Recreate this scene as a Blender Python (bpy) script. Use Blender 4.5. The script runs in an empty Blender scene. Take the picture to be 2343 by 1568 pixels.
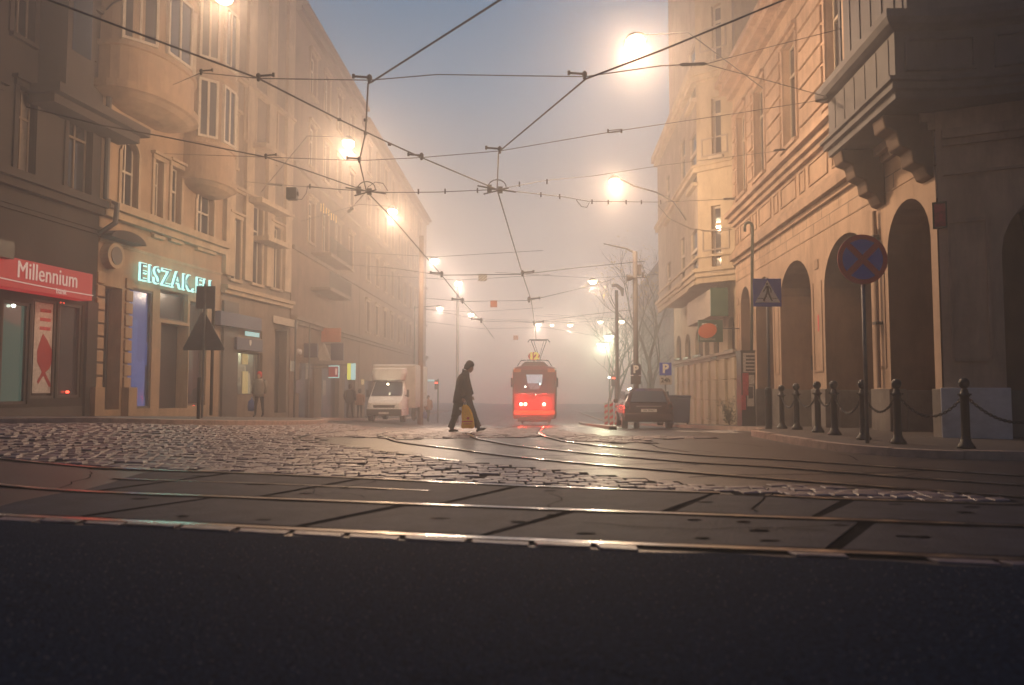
import bpy, bmesh, math, random
from mathutils import Vector, Matrix
random.seed(7)
R = math.radians
sc = bpy.context.scene
COL = sc.collection

# ---------------------------------------------------------------- camera
F = 1760.0; CX = 1171.0; CY = 784.0; TH = math.atan(106/1760.0); EYE = 1.0
cam = bpy.data.cameras.new('camera'); camo = bpy.data.objects.new('camera', cam); COL.objects.link(camo)
camo.location = (0, 0, EYE); camo.rotation_euler = (math.pi/2+TH, 0, 0)
cam.sensor_width = 36; cam.lens = 36*F/2342; cam.clip_end = 2000; cam.clip_start = 0.05
cam.dof.use_dof = True; cam.dof.focus_distance = 24; cam.dof.aperture_fstop = 1.3
sc.camera = camo
# ---------------------------------------------------------------- sky, exposure
w = bpy.data.worlds.new('World'); sc.world = w; w.use_nodes = True
nt = w.node_tree; nt.nodes.clear()
out = nt.nodes.new('ShaderNodeOutputWorld'); bg = nt.nodes.new('ShaderNodeBackground')
sky = nt.nodes.new('ShaderNodeTexSky'); sky.sky_type = 'NISHITA'; sky.sun_disc = False
sky.sun_elevation = R(1.0); sky.sun_rotation = R(8); sky.air_density = 1.4; sky.dust_density = 1.0; sky.ozone_density = 2.5
geo = nt.nodes.new('ShaderNodeNewGeometry'); sep = nt.nodes.new('ShaderNodeSeparateXYZ')
ramp = nt.nodes.new('ShaderNodeValToRGB'); mul = nt.nodes.new('ShaderNodeMixRGB')
# fog bank low over the horizon, clear dusk blue above
tc = nt.nodes.new('ShaderNodeTexCoord')
nt.links.new(tc.outputs['Generated'], sep.inputs[0]); nt.links.new(sep.outputs['Z'], ramp.inputs[0])
cr = ramp.color_ramp
cr.elements[0].position = 0.0; cr.elements[0].color = (1.60, 1.24, 1.00, 1)
cr.elements[1].position = 1.0; cr.elements[1].color = (0.11, 0.40, 1.10, 1)
for p, c in ((0.05, (2.15, 1.70, 1.34)), (0.09, (1.95, 1.58, 1.25)), (0.16, (1.12, 1.04, 0.92)), (0.26, (0.44, 0.56, 0.62)), (0.36, (0.11, 0.42, 0.66)), (0.45, (0.03, 0.32, 0.58)), (0.65, (0.05, 0.26, 0.68))):
    e = cr.elements.new(p); e.color = (*c, 1)
mul.inputs[0].default_value = 0.06
nt.links.new(ramp.outputs[0], mul.inputs[1]); nt.links.new(sky.outputs[0], mul.inputs[2])
# the afterglow stands at the far end of the street; behind the camera the dusk is dark
mr = nt.nodes.new('ShaderNodeMapRange'); mr.interpolation_type = 'SMOOTHSTEP'
mr.inputs[1].default_value = -.25; mr.inputs[2].default_value = .80; mr.inputs[3].default_value = .20; mr.inputs[4].default_value = 1.0
nt.links.new(sep.outputs['Y'], mr.inputs[0])
mm = nt.nodes.new('ShaderNodeVectorMath'); mm.operation = 'SCALE'; nt.links.new(mul.outputs[0], mm.inputs[0]); nt.links.new(mr.outputs[0], mm.inputs['Scale'])
nt.links.new(mm.outputs[0], bg.inputs[0]); nt.links.new(bg.outputs[0], out.inputs[0])
bg.inputs[1].default_value = 1.0
sc.view_settings.view_transform = 'Standard'; sc.view_settings.look = 'None'
sc.view_settings.exposure = -0.82; sc.view_settings.gamma = 1.0
try: sc.view_settings.use_curve_mapping = False
except Exception: pass
cy = sc.cycles
cy.use_denoising = True
try: cy.denoiser = 'OPENIMAGEDENOISE'; cy.denoising_input_passes = 'RGB_ALBEDO_NORMAL'
except Exception: pass
cy.max_bounces = 5; cy.diffuse_bounces = 2; cy.glossy_bounces = 2; cy.volume_bounces = 1; cy.transmission_bounces = 2
cy.transparent_max_bounces = 6
cy.sample_clamp_indirect = 3.0; cy.caustics_reflective = False; cy.caustics_refractive = False
cy.use_adaptive_sampling = False

# ---------------------------------------------------------------- placing helpers
cT, sT = math.cos(TH), math.sin(TH)
def ray(px, py):
    a, b = px-CX, -(py-CY)
    return Vector((a, F*cT-b*sT, F*sT+b*cT))
def P(px, py, Y):                     # world point seen at pixel (px,py) at forward distance Y
    r = ray(px, py); k = Y/r.y
    return Vector((r.x*k, Y, EYE+r.z*k))
def sp(v, k=2.0): return math.log1p(math.exp(v*k))/k if v*k < 40 else v
def ss(v): v = max(0, min(1, v)); return v*v*(3-2*v)
def zg(x, y):                          # the road runs level across the junction and then drops away
    z = -0.040*(sp(y-17, 1.2)) + 0.032*sp(y-62, .3)
    return z + 0.30*ss((-4-x)/5.0)
def G(px, py, dz=0):
    r = ray(px, py); lo, hi = 1.0, 300.0
    t = 3.0
    while t < 300:
        p = Vector((r.x*t/r.y, t, EYE+r.z*t/r.y))
        if p.z <= zg(p.x, p.y)+dz: break
        t += 0.05 if t < 30 else .25
    return Vector((r.x*t/r.y, t, zg(r.x*t/r.y, t)+dz))

class Fr:                              # a facade plane: s runs along it, n points out of it
    def __init__(s, ox, oy, tx, ty, side):
        l = math.hypot(tx, ty); s.t = Vector((tx/l, ty/l, 0)); s.O = Vector((ox, oy, 0))
        s.N = Vector((-s.t.y, s.t.x, 0))*side
    def W(s, a, n, z): return s.O+s.t*a+s.N*n+Vector((0, 0, z))
    def hit(s, px, py=890, n=0):
        r = ray(px, py); o = s.O+s.N*n
        k = (o.x*s.N.x+o.y*s.N.y)/(r.x*s.N.x+r.y*s.N.y)
        p = Vector((r.x*k, r.y*k, EYE+r.z*k))
        return (p-o).dot(s.t), p.z
    def rect(s, x0, x1, y0, y1, n=0):
        ym = (y0+y1)/2; xm = (x0+x1)/2
        a, b = s.hit(x0, ym, n)[0], s.hit(x1, ym, n)[0]
        return min(a, b), max(a, b), s.hit(xm, y1, n)[1], s.hit(xm, y0, n)[1]

# ---------------------------------------------------------------- mesh helpers
class MB:
    def __init__(s): s.v = []; s.f = []
    def add(s, vs, fs):
        o = len(s.v); s.v += [tuple(v) for v in vs]; s.f += [tuple(i+o for i in f) for f in fs]; return s
    def hexa(s, c):                    # 8 corners: bottom ring 0-3, top ring 4-7
        return s.add(c, [(3, 2, 1, 0), (4, 5, 6, 7), (0, 1, 5, 4), (1, 2, 6, 5), (2, 3, 7, 6), (3, 0, 4, 7)])
    def box(s, x0, x1, y0, y1, z0, z1):
        return s.hexa([(x0, y0, z0), (x1, y0, z0), (x1, y1, z0), (x0, y1, z0), (x0, y0, z1), (x1, y0, z1), (x1, y1, z1), (x0, y1, z1)])
    def fbox(s, fr, a0, a1, n0, n1, z0, z1):
        W = fr.W
        return s.hexa([W(a0, n0, z0), W(a1, n0, z0), W(a1, n1, z0), W(a0, n1, z0), W(a0, n0, z1), W(a1, n0, z1), W(a1, n1, z1), W(a0, n1, z1)])
    def tube(s, pts, r, seg=8, cap=True):
        pts = [Vector(p) for p in pts]; n = len(pts)
        rr = r if isinstance(r, (list, tuple)) else [r]*n
        o = len(s.v); up = Vector((0, 0, 1)); prev = None
        for i, p in enumerate(pts):
            d = (pts[min(i+1, n-1)]-pts[max(i-1, 0)])
            d = d.normalized() if d.length > 1e-9 else Vector((0, 0, 1))
            if prev is None:
                a = d.orthogonal().normalized() if abs(d.z) > .99 else d.cross(up).normalized()
            else:
                a = (prev-d*prev.dot(d)); a = a.normalized() if a.length > 1e-6 else d.orthogonal().normalized()
            prev = a; b = d.cross(a)
            for k in range(seg):
                t = 2*math.pi*k/seg; s.v.append(tuple(p+(a*math.cos(t)+b*math.sin(t))*rr[i]))
        for i in range(n-1):
            for k in range(seg):
                k2 = (k+1) % seg
                s.f.append((o+i*seg+k, o+i*seg+k2, o+(i+1)*seg+k2, o+(i+1)*seg+k))
        if cap:
            s.f.append(tuple(o+k for k in reversed(range(seg)))); s.f.append(tuple(o+(n-1)*seg+k for k in range(seg)))
        return s
    def lathe(s, prof, cx=0, cy=0, cz=0, seg=16, sx=1, sy=1):
        o = len(s.v)
        for r, z in prof:
            for k in range(seg):
                t = 2*math.pi*k/seg; s.v.append((cx+r*sx*math.cos(t), cy+r*sy*math.sin(t), cz+z))
        for i in range(len(prof)-1):
            for k in range(seg):
                k2 = (k+1) % seg; s.f.append((o+i*seg+k, o+i*seg+k2, o+(i+1)*seg+k2, o+(i+1)*seg+k))
        s.f.append(tuple(o+k for k in reversed(range(seg)))); s.f.append(tuple(o+(len(prof)-1)*seg+k for k in range(seg)))
        return s
    def rings(s, rs, cap=True):
        o = len(s.v); m = len(rs[0])
        for r in rs: s.v += [tuple(p) for p in r]
        for i in range(len(rs)-1):
            for k in range(m):
                k2 = (k+1) % m; s.f.append((o+i*m+k, o+i*m+k2, o+(i+1)*m+k2, o+(i+1)*m+k))
        if cap:
            s.f.append(tuple(o+k for k in reversed(range(m)))); s.f.append(tuple(o+(len(rs)-1)*m+k for k in range(m)))
        return s
    def prism(s, poly, fn, d0, d1):     # poly of (a,b) pushed through fn(a,b,d)
        o = len(s.v); m = len(poly)
        s.v += [tuple(fn(a, b, d0)) for a, b in poly]+[tuple(fn(a, b, d1)) for a, b in poly]
        s.f.append(tuple(o+k for k in range(m))); s.f.append(tuple(o+m+k for k in reversed(range(m))))
        for k in range(m):
            k2 = (k+1) % m; s.f.append((o+k2, o+k, o+m+k, o+m+k2))
        return s
    def build(s, name, mat, parent=None, smooth=False, bevel=0):
        me = bpy.data.meshes.new(name); me.from_pydata(s.v, [], s.f); me.validate(); me.update()
        bm = bmesh.new(); bm.from_mesh(me); bmesh.ops.recalc_face_normals(bm, faces=bm.faces); bm.to_mesh(me); bm.free()
        if mat: me.materials.append(mat)
        if smooth: me.shade_smooth()
        o = bpy.data.objects.new(name, me); COL.objects.link(o)
        if parent: o.parent = parent
        if bevel:
            m = o.modifiers.new('bevel', 'BEVEL'); m.width = bevel; m.segments = 2; m.limit_method = 'ANGLE'
        return o
def tag(o, label, cat, group=None):
    o['label'] = label; o['category'] = cat
    if group: o['group'] = group
    return o
def struct(o): o['kind'] = 'structure'; return o
def stuff(o): o['kind'] = 'stuff'; return o
def empty(name, label, cat, loc=(0, 0, 0), rz=0, group=None):
    o = bpy.data.objects.new(name, None); COL.objects.link(o); o.location = loc; o.rotation_euler = (0, 0, rz); o.empty_display_size = .2
    return tag(o, label, cat, group)
def text_mesh(name, txt, size, mat, M, parent, depth=.01, bold=0, sx=1.0, sp_=1.0):
    cu = bpy.data.curves.new(name, 'FONT'); cu.body = txt; cu.size = size; cu.extrude = depth; cu.offset = bold; cu.space_character = sp_; cu.resolution_u = 3
    cu.align_x = 'CENTER'; cu.align_y = 'CENTER'
    t = bpy.data.objects.new(name, cu); COL.objects.link(t)
    dg = bpy.context.evaluated_depsgraph_get(); me = bpy.data.meshes.new_from_object(t.evaluated_get(dg)); 
    bpy.data.objects.remove(t); bpy.data.curves.remove(cu)
    me.transform(M @ Matrix.Diagonal((sx, 1, 1, 1))); me.materials.clear(); me.materials.append(mat)
    o = bpy.data.objects.new(name, me); COL.objects.link(o)
    if parent: o.parent = parent
    return o
def face_M(pos, right, up=Vector((0, 0, 1))):   # text plane: x=right, y=up
    right = Vector(right).normalized(); n = right.cross(up)
    M = Matrix((right, up, n)).transposed().to_4x4(); M.translation = Vector(pos); return M

# ---------------------------------------------------------------- materials
MATS = {}
def mat(name, col, rough=.8, nscale=0, amt=.25, bump=0, metal=0, spec=.5, emit=None, estr=0, col2=None, bscale=None, coat=0):
    m = bpy.data.materials.new(name); m.use_nodes = True; t = m.node_tree; b = t.nodes['Principled BSDF']
    b.inputs['Base Color'].default_value = (*col, 1); b.inputs['Roughness'].default_value = rough; b.inputs['Metallic'].default_value = metal
    b.inputs['Specular IOR Level'].default_value = spec; b.inputs['Coat Weight'].default_value = coat
    if emit: b.inputs['Emission Color'].default_value = (*emit, 1); b.inputs['Emission Strength'].default_value = estr
    streak = 'plast' in name or 'trim' in name or 'plaster' in name or name == 'plinth_stone'
    if nscale:
        g = t.nodes.new('ShaderNodeTexCoord'); n = t.nodes.new('ShaderNodeTexNoise'); n.inputs['Scale'].default_value = nscale; n.inputs['Detail'].default_value = 6; n.inputs['Roughness'].default_value = .65
        t.links.new(g.outputs['Object'], n.inputs['Vector'])
        r = t.nodes.new('ShaderNodeValToRGB'); r.color_ramp.elements[0].position = .32; r.color_ramp.elements[1].position = .68
        c2 = col2 or tuple(c*(1-amt) for c in col)
        r.color_ramp.elements[0].color = (*c2, 1); r.color_ramp.elements[1].color = (*[min(1, c*(1+amt*.5)) for c in col], 1)
        t.links.new(n.outputs['Fac'], r.inputs[0]); t.links.new(r.outputs[0], b.inputs['Base Color'])
        if streak:
            mp = t.nodes.new('ShaderNodeMapping'); mp.inputs['Scale'].default_value = (2.2, 2.2, .45); t.links.new(g.outputs['Object'], mp.inputs[0])
            n3 = t.nodes.new('ShaderNodeTexNoise'); n3.inputs['Scale'].default_value = 1.0; n3.inputs['Detail'].default_value = 5; n3.inputs['Roughness'].default_value = .7; t.links.new(mp.outputs[0], n3.inputs['Vector'])
            r3 = t.nodes.new('ShaderNodeValToRGB'); r3.color_ramp.elements[0].position = .36; r3.color_ramp.elements[0].color = (.52, .47, .44, 1); r3.color_ramp.elements[1].position = .56; r3.color_ramp.elements[1].color = (1, 1, 1, 1); t.links.new(n3.outputs['Fac'], r3.inputs[0])
            mx = t.nodes.new('ShaderNodeMixRGB'); mx.blend_type = 'MULTIPLY'; mx.inputs[0].default_value = .5; t.links.new(r.outputs[0], mx.inputs[1]); t.links.new(r3.outputs[0], mx.inputs[2]); t.links.new(mx.outputs[0], b.inputs['Base Color'])
        if bump:
            n2 = t.nodes.new('ShaderNodeTexNoise'); n2.inputs['Scale'].default_value = bscale or nscale*6; n2.inputs['Detail'].default_value = 4
            t.links.new(g.outputs['Object'], n2.inputs['Vector'])
            bp = t.nodes.new('ShaderNodeBump'); bp.inputs['Strength'].default_value = bump; bp.inputs['Distance'].default_value = .02
            t.links.new(n2.outputs['Fac'], bp.inputs['Height']); t.links.new(bp.outputs[0], b.inputs['Normal'])
    MATS[name] = m; return m
M = dict(
    asphalt=mat('asphalt', (.060, .050, .052), .36, 1.2, .35, .28, bscale=45, spec=.5),
    asphaltd=mat('dark_asphalt', (.030, .052, .092), .80, 42, .9, 1.8, bscale=90, spec=.04, col2=(.004, .008, .016)),
    slab=mat('track_slab_concrete', (.046, .046, .060), .66, 3.0, .45, .6, bscale=40, spec=.2),
    cobble=mat('cobble_granite', (.28, .205, .195), .42, 7, .6, .35, bscale=30, spec=.75),
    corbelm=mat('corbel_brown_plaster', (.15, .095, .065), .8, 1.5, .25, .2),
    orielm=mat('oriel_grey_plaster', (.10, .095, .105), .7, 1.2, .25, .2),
    bed=mat('cobble_joint', (.018, .016, .017), 1.0, spec=.03),
    gutter=mat('patch_tar', (.010, .010, .012), 1.0, 4, .3, spec=.02),
    pave=mat('pavement', (.11, .095, .088), .6, 2.5, .35, .3, bscale=25),
    kerb=mat('kerb_granite', (.48, .36, .31), .5, 5, .35, .3),
    rail=mat('rail_steel', (.55, .52, .50), .20, 8, .15, metal=1, spec=.6),
    groove=mat('rail_groove', (.008, .008, .009), 1.0, spec=.02),
    plastA=mat('ochre_plaster', (.54, .395, .295), .85, .8, .22, .25, bscale=12),
    plastA2=mat('ochre_plaster_trim', (.45, .325, .245), .85, 1.2, .3, .25, bscale=12),
    stoneA=mat('plinth_stone', (.23, .205, .19), .7, 1.8, .4, .3, bscale=14),
    niche=mat('shaded_niche_plaster', (.10, .068, .045), .9, .9, .3, .2),  # facade plaster darkened, with the shade of the recess put into its colour
    plastC=mat('cream_plaster', (.50, .42, .31), .85, .7, .2, .2),
    plastC2=mat('grey_cream_plaster', (.36, .31, .27), .85, 1, .25, .2),
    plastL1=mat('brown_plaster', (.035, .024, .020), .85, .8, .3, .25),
    plastL2=mat('yellow_plaster', (.33, .225, .145), .85, .7, .28, .25),
    trimL2=mat('yellow_trim', (.38, .29, .20), .8, 1.5, .25, .2),
    plastL3=mat('tan_plaster', (.20, .150, .115), .85, .8, .25, .2),
    plastL4=mat('russet_plaster', (.20, .13, .09), .85, .6, .3, .2),
    dark=mat('dark_stone', (.07, .055, .05), .6, 2, .3, .2),
    roof=mat('roof_tile', (.13, .075, .06), .8, 3, .3, .4),
    roofgrey=mat('roof_sheet', (.10, .10, .11), .5, 2, .2),
    glass=mat('window_glass', (.028, .030, .038), .07, spec=.8),
    glassw=mat('curtained_glass', (.16, .14, .13), .15, 4, .35),
    frame=mat('window_frame_cream', (.50, .44, .36), .6, 4, .15),
    framed=mat('window_frame_dark', (.06, .045, .04), .5),
    black=mat('black_paint', (.012, .012, .014), .38, spec=.6),
    iron=mat('dark_iron', (.03, .03, .032), .5),
    steel=mat('galvanised_steel', (.22, .22, .23), .42, 10, .2, metal=.7),
    wire=mat('wire', (.035, .032, .036), .5),
    rubber=mat('rubber', (.012, .012, .013), .85),
    white=mat('white_paint', (.86, .88, .90), .4, 3, .1),
    dirtyw=mat('dirty_white', (.55, .52, .50), .5, 3, .2),
    blue=mat('sign_blue', (.02, .06, .55), .4),
    red=mat('sign_red', (.62, .02, .025), .4),
    signw=mat('sign_white', (.90, .90, .88), .4),
    signk=mat('sign_black', (.01, .01, .01), .4),
    signgrey=mat('sign_back_grey', (.10, .095, .11), .55, 6, .2),
    green=mat('sign_green', (.015, .09, .05), .5),
    orange=mat('sign_orange', (.75, .17, .04), .6),
    orangeb=mat('board_orange', (.45, .14, .05), .7, 3, .2),
    navy=mat('sign_navy', (.03, .02, .06), .5),
    trambody=mat('tram_red', (.15, .014, .012), .35, 2, .15),
    tramy=mat('tram_yellow', (.40, .16, .03), .4, 2, .15),
    tramroof=mat('tram_roof', (.10, .075, .07), .6, 3, .2),
    tramdark=mat('tram_dark_panel', (.035, .016, .014), .5, 3, .2),
    skin=mat('skin', (.42, .24, .17), .6),
    coat=mat('dark_coat', (.022, .018, .024), .85, 12, .3),
    trouser=mat('black_trousers', (.010, .010, .013), .85),
    hair=mat('hair', (.03, .018, .014), .8, 40, .5, .8, bscale=60),
    shoe=mat('leather_shoe', (.018, .015, .013), .35),
    bagy=mat('bag_yellow', (.95, .66, .05), .45, 9, .15),
    bagr=mat('bag_print', (.75, .12, .03), .5),
    bagb=mat('bag_blue', (.05, .09, .28), .5),
    jacket=mat('grey_jacket', (.22, .19, .17), .85, 10, .2),
    jackeo=mat('rust_jacket', (.35, .16, .09), .85),
    hatred=mat('red_hat', (.50, .03, .03), .8),
    bark=mat('bark', (.06, .045, .038), .9, 6, .3),
    leafy=mat('autumn_leaf', (.55, .40, .07), .7),
    leafg=mat('shrub_leaf', (.05, .07, .025), .7),
    paper=mat('poster_paper', (.50, .46, .44), .7, 14, .3),
    paperr=mat('poster_red', (.45, .05, .07), .7, 14, .4),
    paperk=mat('poster_dark', (.05, .045, .05), .7, 20, .5),
    wood=mat('dark_door', (.03, .022, .02), .5, 4, .3),
    canvas=mat('awning_canvas', (.45, .40, .36), .8, 3, .2),
    bin=mat('container_blue', (.03, .035, .09), .5, 3, .2),
    carp=mat('car_black', (.040, .009, .011), .22, spec=.6, coat=.6),
    carglass=mat('car_glass', (.05, .07, .10), .06, spec=.8),
    tail=mat('tail_lens', (.12, .008, .008), .2),
    chrome=mat('chrome', (.6, .6, .6), .15, metal=1),
    tint=mat('poster_leaf', (.30, .012, .02), .6),
)
def emi(name, col, s): return mat(name, (0.02, .02, .02), .6, emit=col, estr=s)
def thin_plastic(m):
    t = m.node_tree; b = t.nodes['Principled BSDF']; o = t.nodes['Material Output']; tr_ = t.nodes.new('ShaderNodeBsdfTranslucent'); mx = t.nodes.new('ShaderNodeMixShader'); mx.inputs[0].default_value = .62
    tr_.inputs[0].default_value = (1, .72, .08, 1); t.links.new(b.outputs[0], mx.inputs[1]); t.links.new(tr_.outputs[0], mx.inputs[2]); t.links.new(mx.outputs[0], o.inputs[0])
thin_plastic(M['bagy'])
M['lamp'] = emi('lamp_glow', (1, .86, .55), 30)
M['lampw'] = emi('lamp_glow_white', (.92, 1, .82), 22)
M['redled'] = emi('red_signal', (1, .06, .03), 12)
M['tailred'] = emi('tram_tail_lamp', (1, .45, .25), 30)
M['tramin'] = emi('tram_interior', (.55, .72, .78), 1.1)
M['num'] = emi('route_number', (1, .72, .12), 1.3)
M['numrim'] = emi('route_number_rim', (.6, .03, .01), .9)
M['signred'] = emi('sign_box_red', (.62, .012, .022), 1.0)
M['signredl'] = emi('sign_letters_white', (.95, .62, .50), 1.0)
M['neon'] = emi('neon_teal', (.50, 1, .93), 3.0)
M['blueglow'] = emi('blue_window_glow', (.13, .17, .46), .75)
M['yellowglow'] = emi('yellow_window_glow', (.85, .58, .22), .9)
M['warmglow'] = emi('warm_window_glow', (.42, .30, .18), .6)
M['cyanglow'] = emi('cyan_window_glow', (.55, .9, .85), 1.4)
M['greenglow'] = emi('green_window_glow', (.08, .13, .10), .6)
M['redglow'] = emi('dull_red_window_glow', (.13, .045, .04), .5)
M['ledsign'] = emi('sign_yellow_lit', (.95, .9, .12), 1.5)
M['railglow'] = emi('railing_painted_glow', (1, .72, .25), 1.0)  # emission standing in for light that falls on the balcony railing

def interior(key, name, cols, vec, s_):
    m = emi(name, cols[0], s_); t = m.node_tree; b = t.nodes['Principled BSDF']; g = t.nodes.new('ShaderNodeTexCoord'); mp = t.nodes.new('ShaderNodeMapping'); mp.inputs['Scale'].default_value = vec; t.links.new(g.outputs['Object'], mp.inputs[0])
    v = t.nodes.new('ShaderNodeTexVoronoi'); v.distance = 'CHEBYCHEV'; v.inputs['Scale'].default_value = 1; t.links.new(mp.outputs[0], v.inputs['Vector'])
    r = t.nodes.new('ShaderNodeValToRGB'); r.color_ramp.interpolation = 'CONSTANT'; el = r.color_ramp.elements; el[0].color = (*cols[0], 1); el[1].position = .55; el[1].color = (*cols[1], 1); e = el.new(.75); e.color = (*cols[2], 1); e = el.new(.3); e.color = (*cols[0], 1)
    sx_ = t.nodes.new('ShaderNodeSeparateXYZ'); t.links.new(v.outputs['Color'], sx_.inputs[0]); t.links.new(sx_.outputs[0], r.inputs[0]); t.links.new(r.outputs[0], b.inputs['Emission Color']); b.inputs['Roughness'].default_value = .12; b.inputs['Specular IOR Level'].default_value = .8; MATS[name] = m; M[key] = m
interior('greenglow', 'green_interior', ((.03, .045, .04), (.10, .17, .13), (.02, .025, .03)), (.9, .9, .45), .8)
interior('redglow', 'dull_red_interior', ((.05, .022, .020), (.13, .05, .045), (.02, .012, .014)), (1.1, 1.1, .6), .6)
interior('warmglow', 'warm_interior', ((.24, .17, .10), (.50, .38, .24), (.10, .07, .05)), (2.2, 2.2, .5), 1.0)
interior('blueglow', 'blue_interior', ((.12, .16, .44), (.15, .20, .52), (.035, .035, .07)), (1.4, 1.4, .55), .75)
# ---------------------------------------------------------------- facade helper
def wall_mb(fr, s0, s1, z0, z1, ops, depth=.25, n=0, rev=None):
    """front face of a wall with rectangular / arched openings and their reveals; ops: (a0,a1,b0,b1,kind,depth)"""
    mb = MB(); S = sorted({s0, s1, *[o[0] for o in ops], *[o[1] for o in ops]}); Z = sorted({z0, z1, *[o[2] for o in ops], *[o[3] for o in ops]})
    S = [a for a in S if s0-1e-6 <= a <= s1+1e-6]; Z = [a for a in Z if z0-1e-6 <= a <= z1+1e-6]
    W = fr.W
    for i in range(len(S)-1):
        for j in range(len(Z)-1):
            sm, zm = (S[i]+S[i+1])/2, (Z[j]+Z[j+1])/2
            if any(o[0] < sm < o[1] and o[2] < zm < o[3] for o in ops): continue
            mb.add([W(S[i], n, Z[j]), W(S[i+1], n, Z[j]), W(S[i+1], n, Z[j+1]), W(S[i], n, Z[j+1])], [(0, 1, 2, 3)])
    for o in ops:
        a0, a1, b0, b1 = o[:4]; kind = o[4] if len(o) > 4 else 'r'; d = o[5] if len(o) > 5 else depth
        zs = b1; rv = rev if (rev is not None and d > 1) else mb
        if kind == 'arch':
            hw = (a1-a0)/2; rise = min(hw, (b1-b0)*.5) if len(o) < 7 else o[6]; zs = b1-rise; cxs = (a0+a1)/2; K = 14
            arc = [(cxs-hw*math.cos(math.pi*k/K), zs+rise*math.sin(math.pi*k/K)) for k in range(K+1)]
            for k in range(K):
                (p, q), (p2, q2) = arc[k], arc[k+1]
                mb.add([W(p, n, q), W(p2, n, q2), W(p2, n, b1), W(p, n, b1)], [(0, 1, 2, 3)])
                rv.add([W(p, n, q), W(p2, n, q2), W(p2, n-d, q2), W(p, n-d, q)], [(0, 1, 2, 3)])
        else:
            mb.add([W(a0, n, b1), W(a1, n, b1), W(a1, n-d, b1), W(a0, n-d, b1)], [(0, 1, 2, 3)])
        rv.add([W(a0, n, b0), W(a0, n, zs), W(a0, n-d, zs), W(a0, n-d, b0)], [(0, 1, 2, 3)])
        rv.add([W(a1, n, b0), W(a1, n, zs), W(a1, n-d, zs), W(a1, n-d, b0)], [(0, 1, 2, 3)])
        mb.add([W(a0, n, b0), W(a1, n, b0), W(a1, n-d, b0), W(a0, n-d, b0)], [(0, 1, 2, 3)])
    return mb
def shell(fr, s0, s1, z0, z1, d, mb=None, n=0):          # sides, back and top behind a front face
    mb = mb or MB(); W = fr.W
    for a in (s0, s1): mb.add([W(a, n, z0), W(a, n-d, z0), W(a, n-d, z1), W(a, n, z1)], [(0, 1, 2, 3)])
    mb.add([W(s0, n-d, z0), W(s1, n-d, z0), W(s1, n-d, z1), W(s0, n-d, z1)], [(0, 1, 2, 3)])
    mb.add([W(s0, n, z1), W(s1, n, z1), W(s1, n-d, z1), W(s0, n-d, z1)], [(0, 1, 2, 3)])
    return mb
def window(fr, op, root, n=0, fm='frame', gm='glass', cols=2, transom=.68, sill=True, surround=None, fw=.06):
    a0, a1, b0, b1 = op[:4]; kind = op[4] if len(op) > 4 else 'r'; d = .18
    mb = MB()
    mb.fbox(fr, a0, a0+fw, n-d-.06, n-d, b0, b1); mb.fbox(fr, a1-fw, a1, n-d-.06, n-d, b0, b1)
    mb.fbox(fr, a0+fw, a1-fw, n-d-.06, n-d, b0, b0+fw); mb.fbox(fr, a0+fw, a1-fw, n-d-.06, n-d, b1-fw, b1)
    for c in range(1, cols):
        a = a0+(a1-a0)*c/cols; mb.fbox(fr, a-fw*.45, a+fw*.45, n-d-.055, n-d+.01, b0+fw, b1-fw)
    if transom:
        zt = b0+(b1-b0)*transom; mb.fbox(fr, a0+fw, a1-fw, n-d-.055, n-d+.02, zt-fw*.6, zt+fw*.6)
    wo = mb.build('window', M[fm], root)
    g = MB().add([fr.W(a0+.01, n-d-.03, b0+.01), fr.W(a1-.01, n-d-.03, b0+.01), fr.W(a1-.01, n-d-.03, b1-.01), fr.W(a0+.01, n-d-.03, b1-.01)], [(0, 1, 2, 3)])
    g.build('pane', M[gm], wo)
    if sill: MB().fbox(fr, a0-.1, a1+.1, n-.02, n+.14, b0-.12, b0-.003).build('sill', M[surround or fm], wo)
    if surround:
        mb = MB()
        if kind == 'arch':
            hw = (a1-a0)/2; rise = min(hw, (b1-b0)*.5); zs = b1-rise; c = (a0+a1)/2; K = 12
            for k in range(K):
                q = [];
                for ang in (math.pi*k/K, math.pi*(k+1)/K):
                    for rr in (1.0, 1.16): q.append((c-hw*rr*math.cos(ang), zs+(rise+hw*(rr-1))*math.sin(ang)))
                pts = [q[0], q[1], q[3], q[2]]
                mb.hexa([fr.W(p[0], n-.01, p[1]) for p in pts]+[fr.W(p[0], n+.07, p[1]) for p in pts])
            top = zs
        else:
            top = b1; mb.fbox(fr, a0-.16, a1+.16, n-.01, n+.09, b1+.003, b1+.16); mb.fbox(fr, a0-.24, a1+.24, n-.01, n+.2, b1+.163, b1+.26)
        mb.fbox(fr, a0-.14, a0-.003, n-.01, n+.06, b0, top); mb.fbox(fr, a1+.003, a1+.14, n-.01, n+.06, b0, top)
        mb.build('window_surround', M[surround], wo)
    return wo
def bands(fr, s0, s1, lst, m, root, name='cornice', n=0):
    mb = MB()
    for z0, z1, pr in lst: mb.fbox(fr, s0-.0, s1+.0, n-.05, n+pr, z0, z1-.003)
    return mb.build(name, M[m], root)

# ================================================================ GROUND
def grid_ground():
    mb = MB(); xs = [-70, -50, -35, -25]+[-18+i*1.0 for i in range(37)]+[25, 35, 50, 70]
    ys = [-15, -8, -2]+[1+i*1.0 for i in range(100)]+[110, 125, 145, 170, 198]
    for y in ys:
        for x in xs: mb.v.append((x, y, zg(x, y)))
    n = len(xs)
    for j in range(len(ys)-1):
        for i in range(n-1): mb.f.append((j*n+i, j*n+i+1, (j+1)*n+i+1, (j+1)*n+i))
    return mb.build('road', M['asphalt'], smooth=True)
struct(grid_ground())

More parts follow.
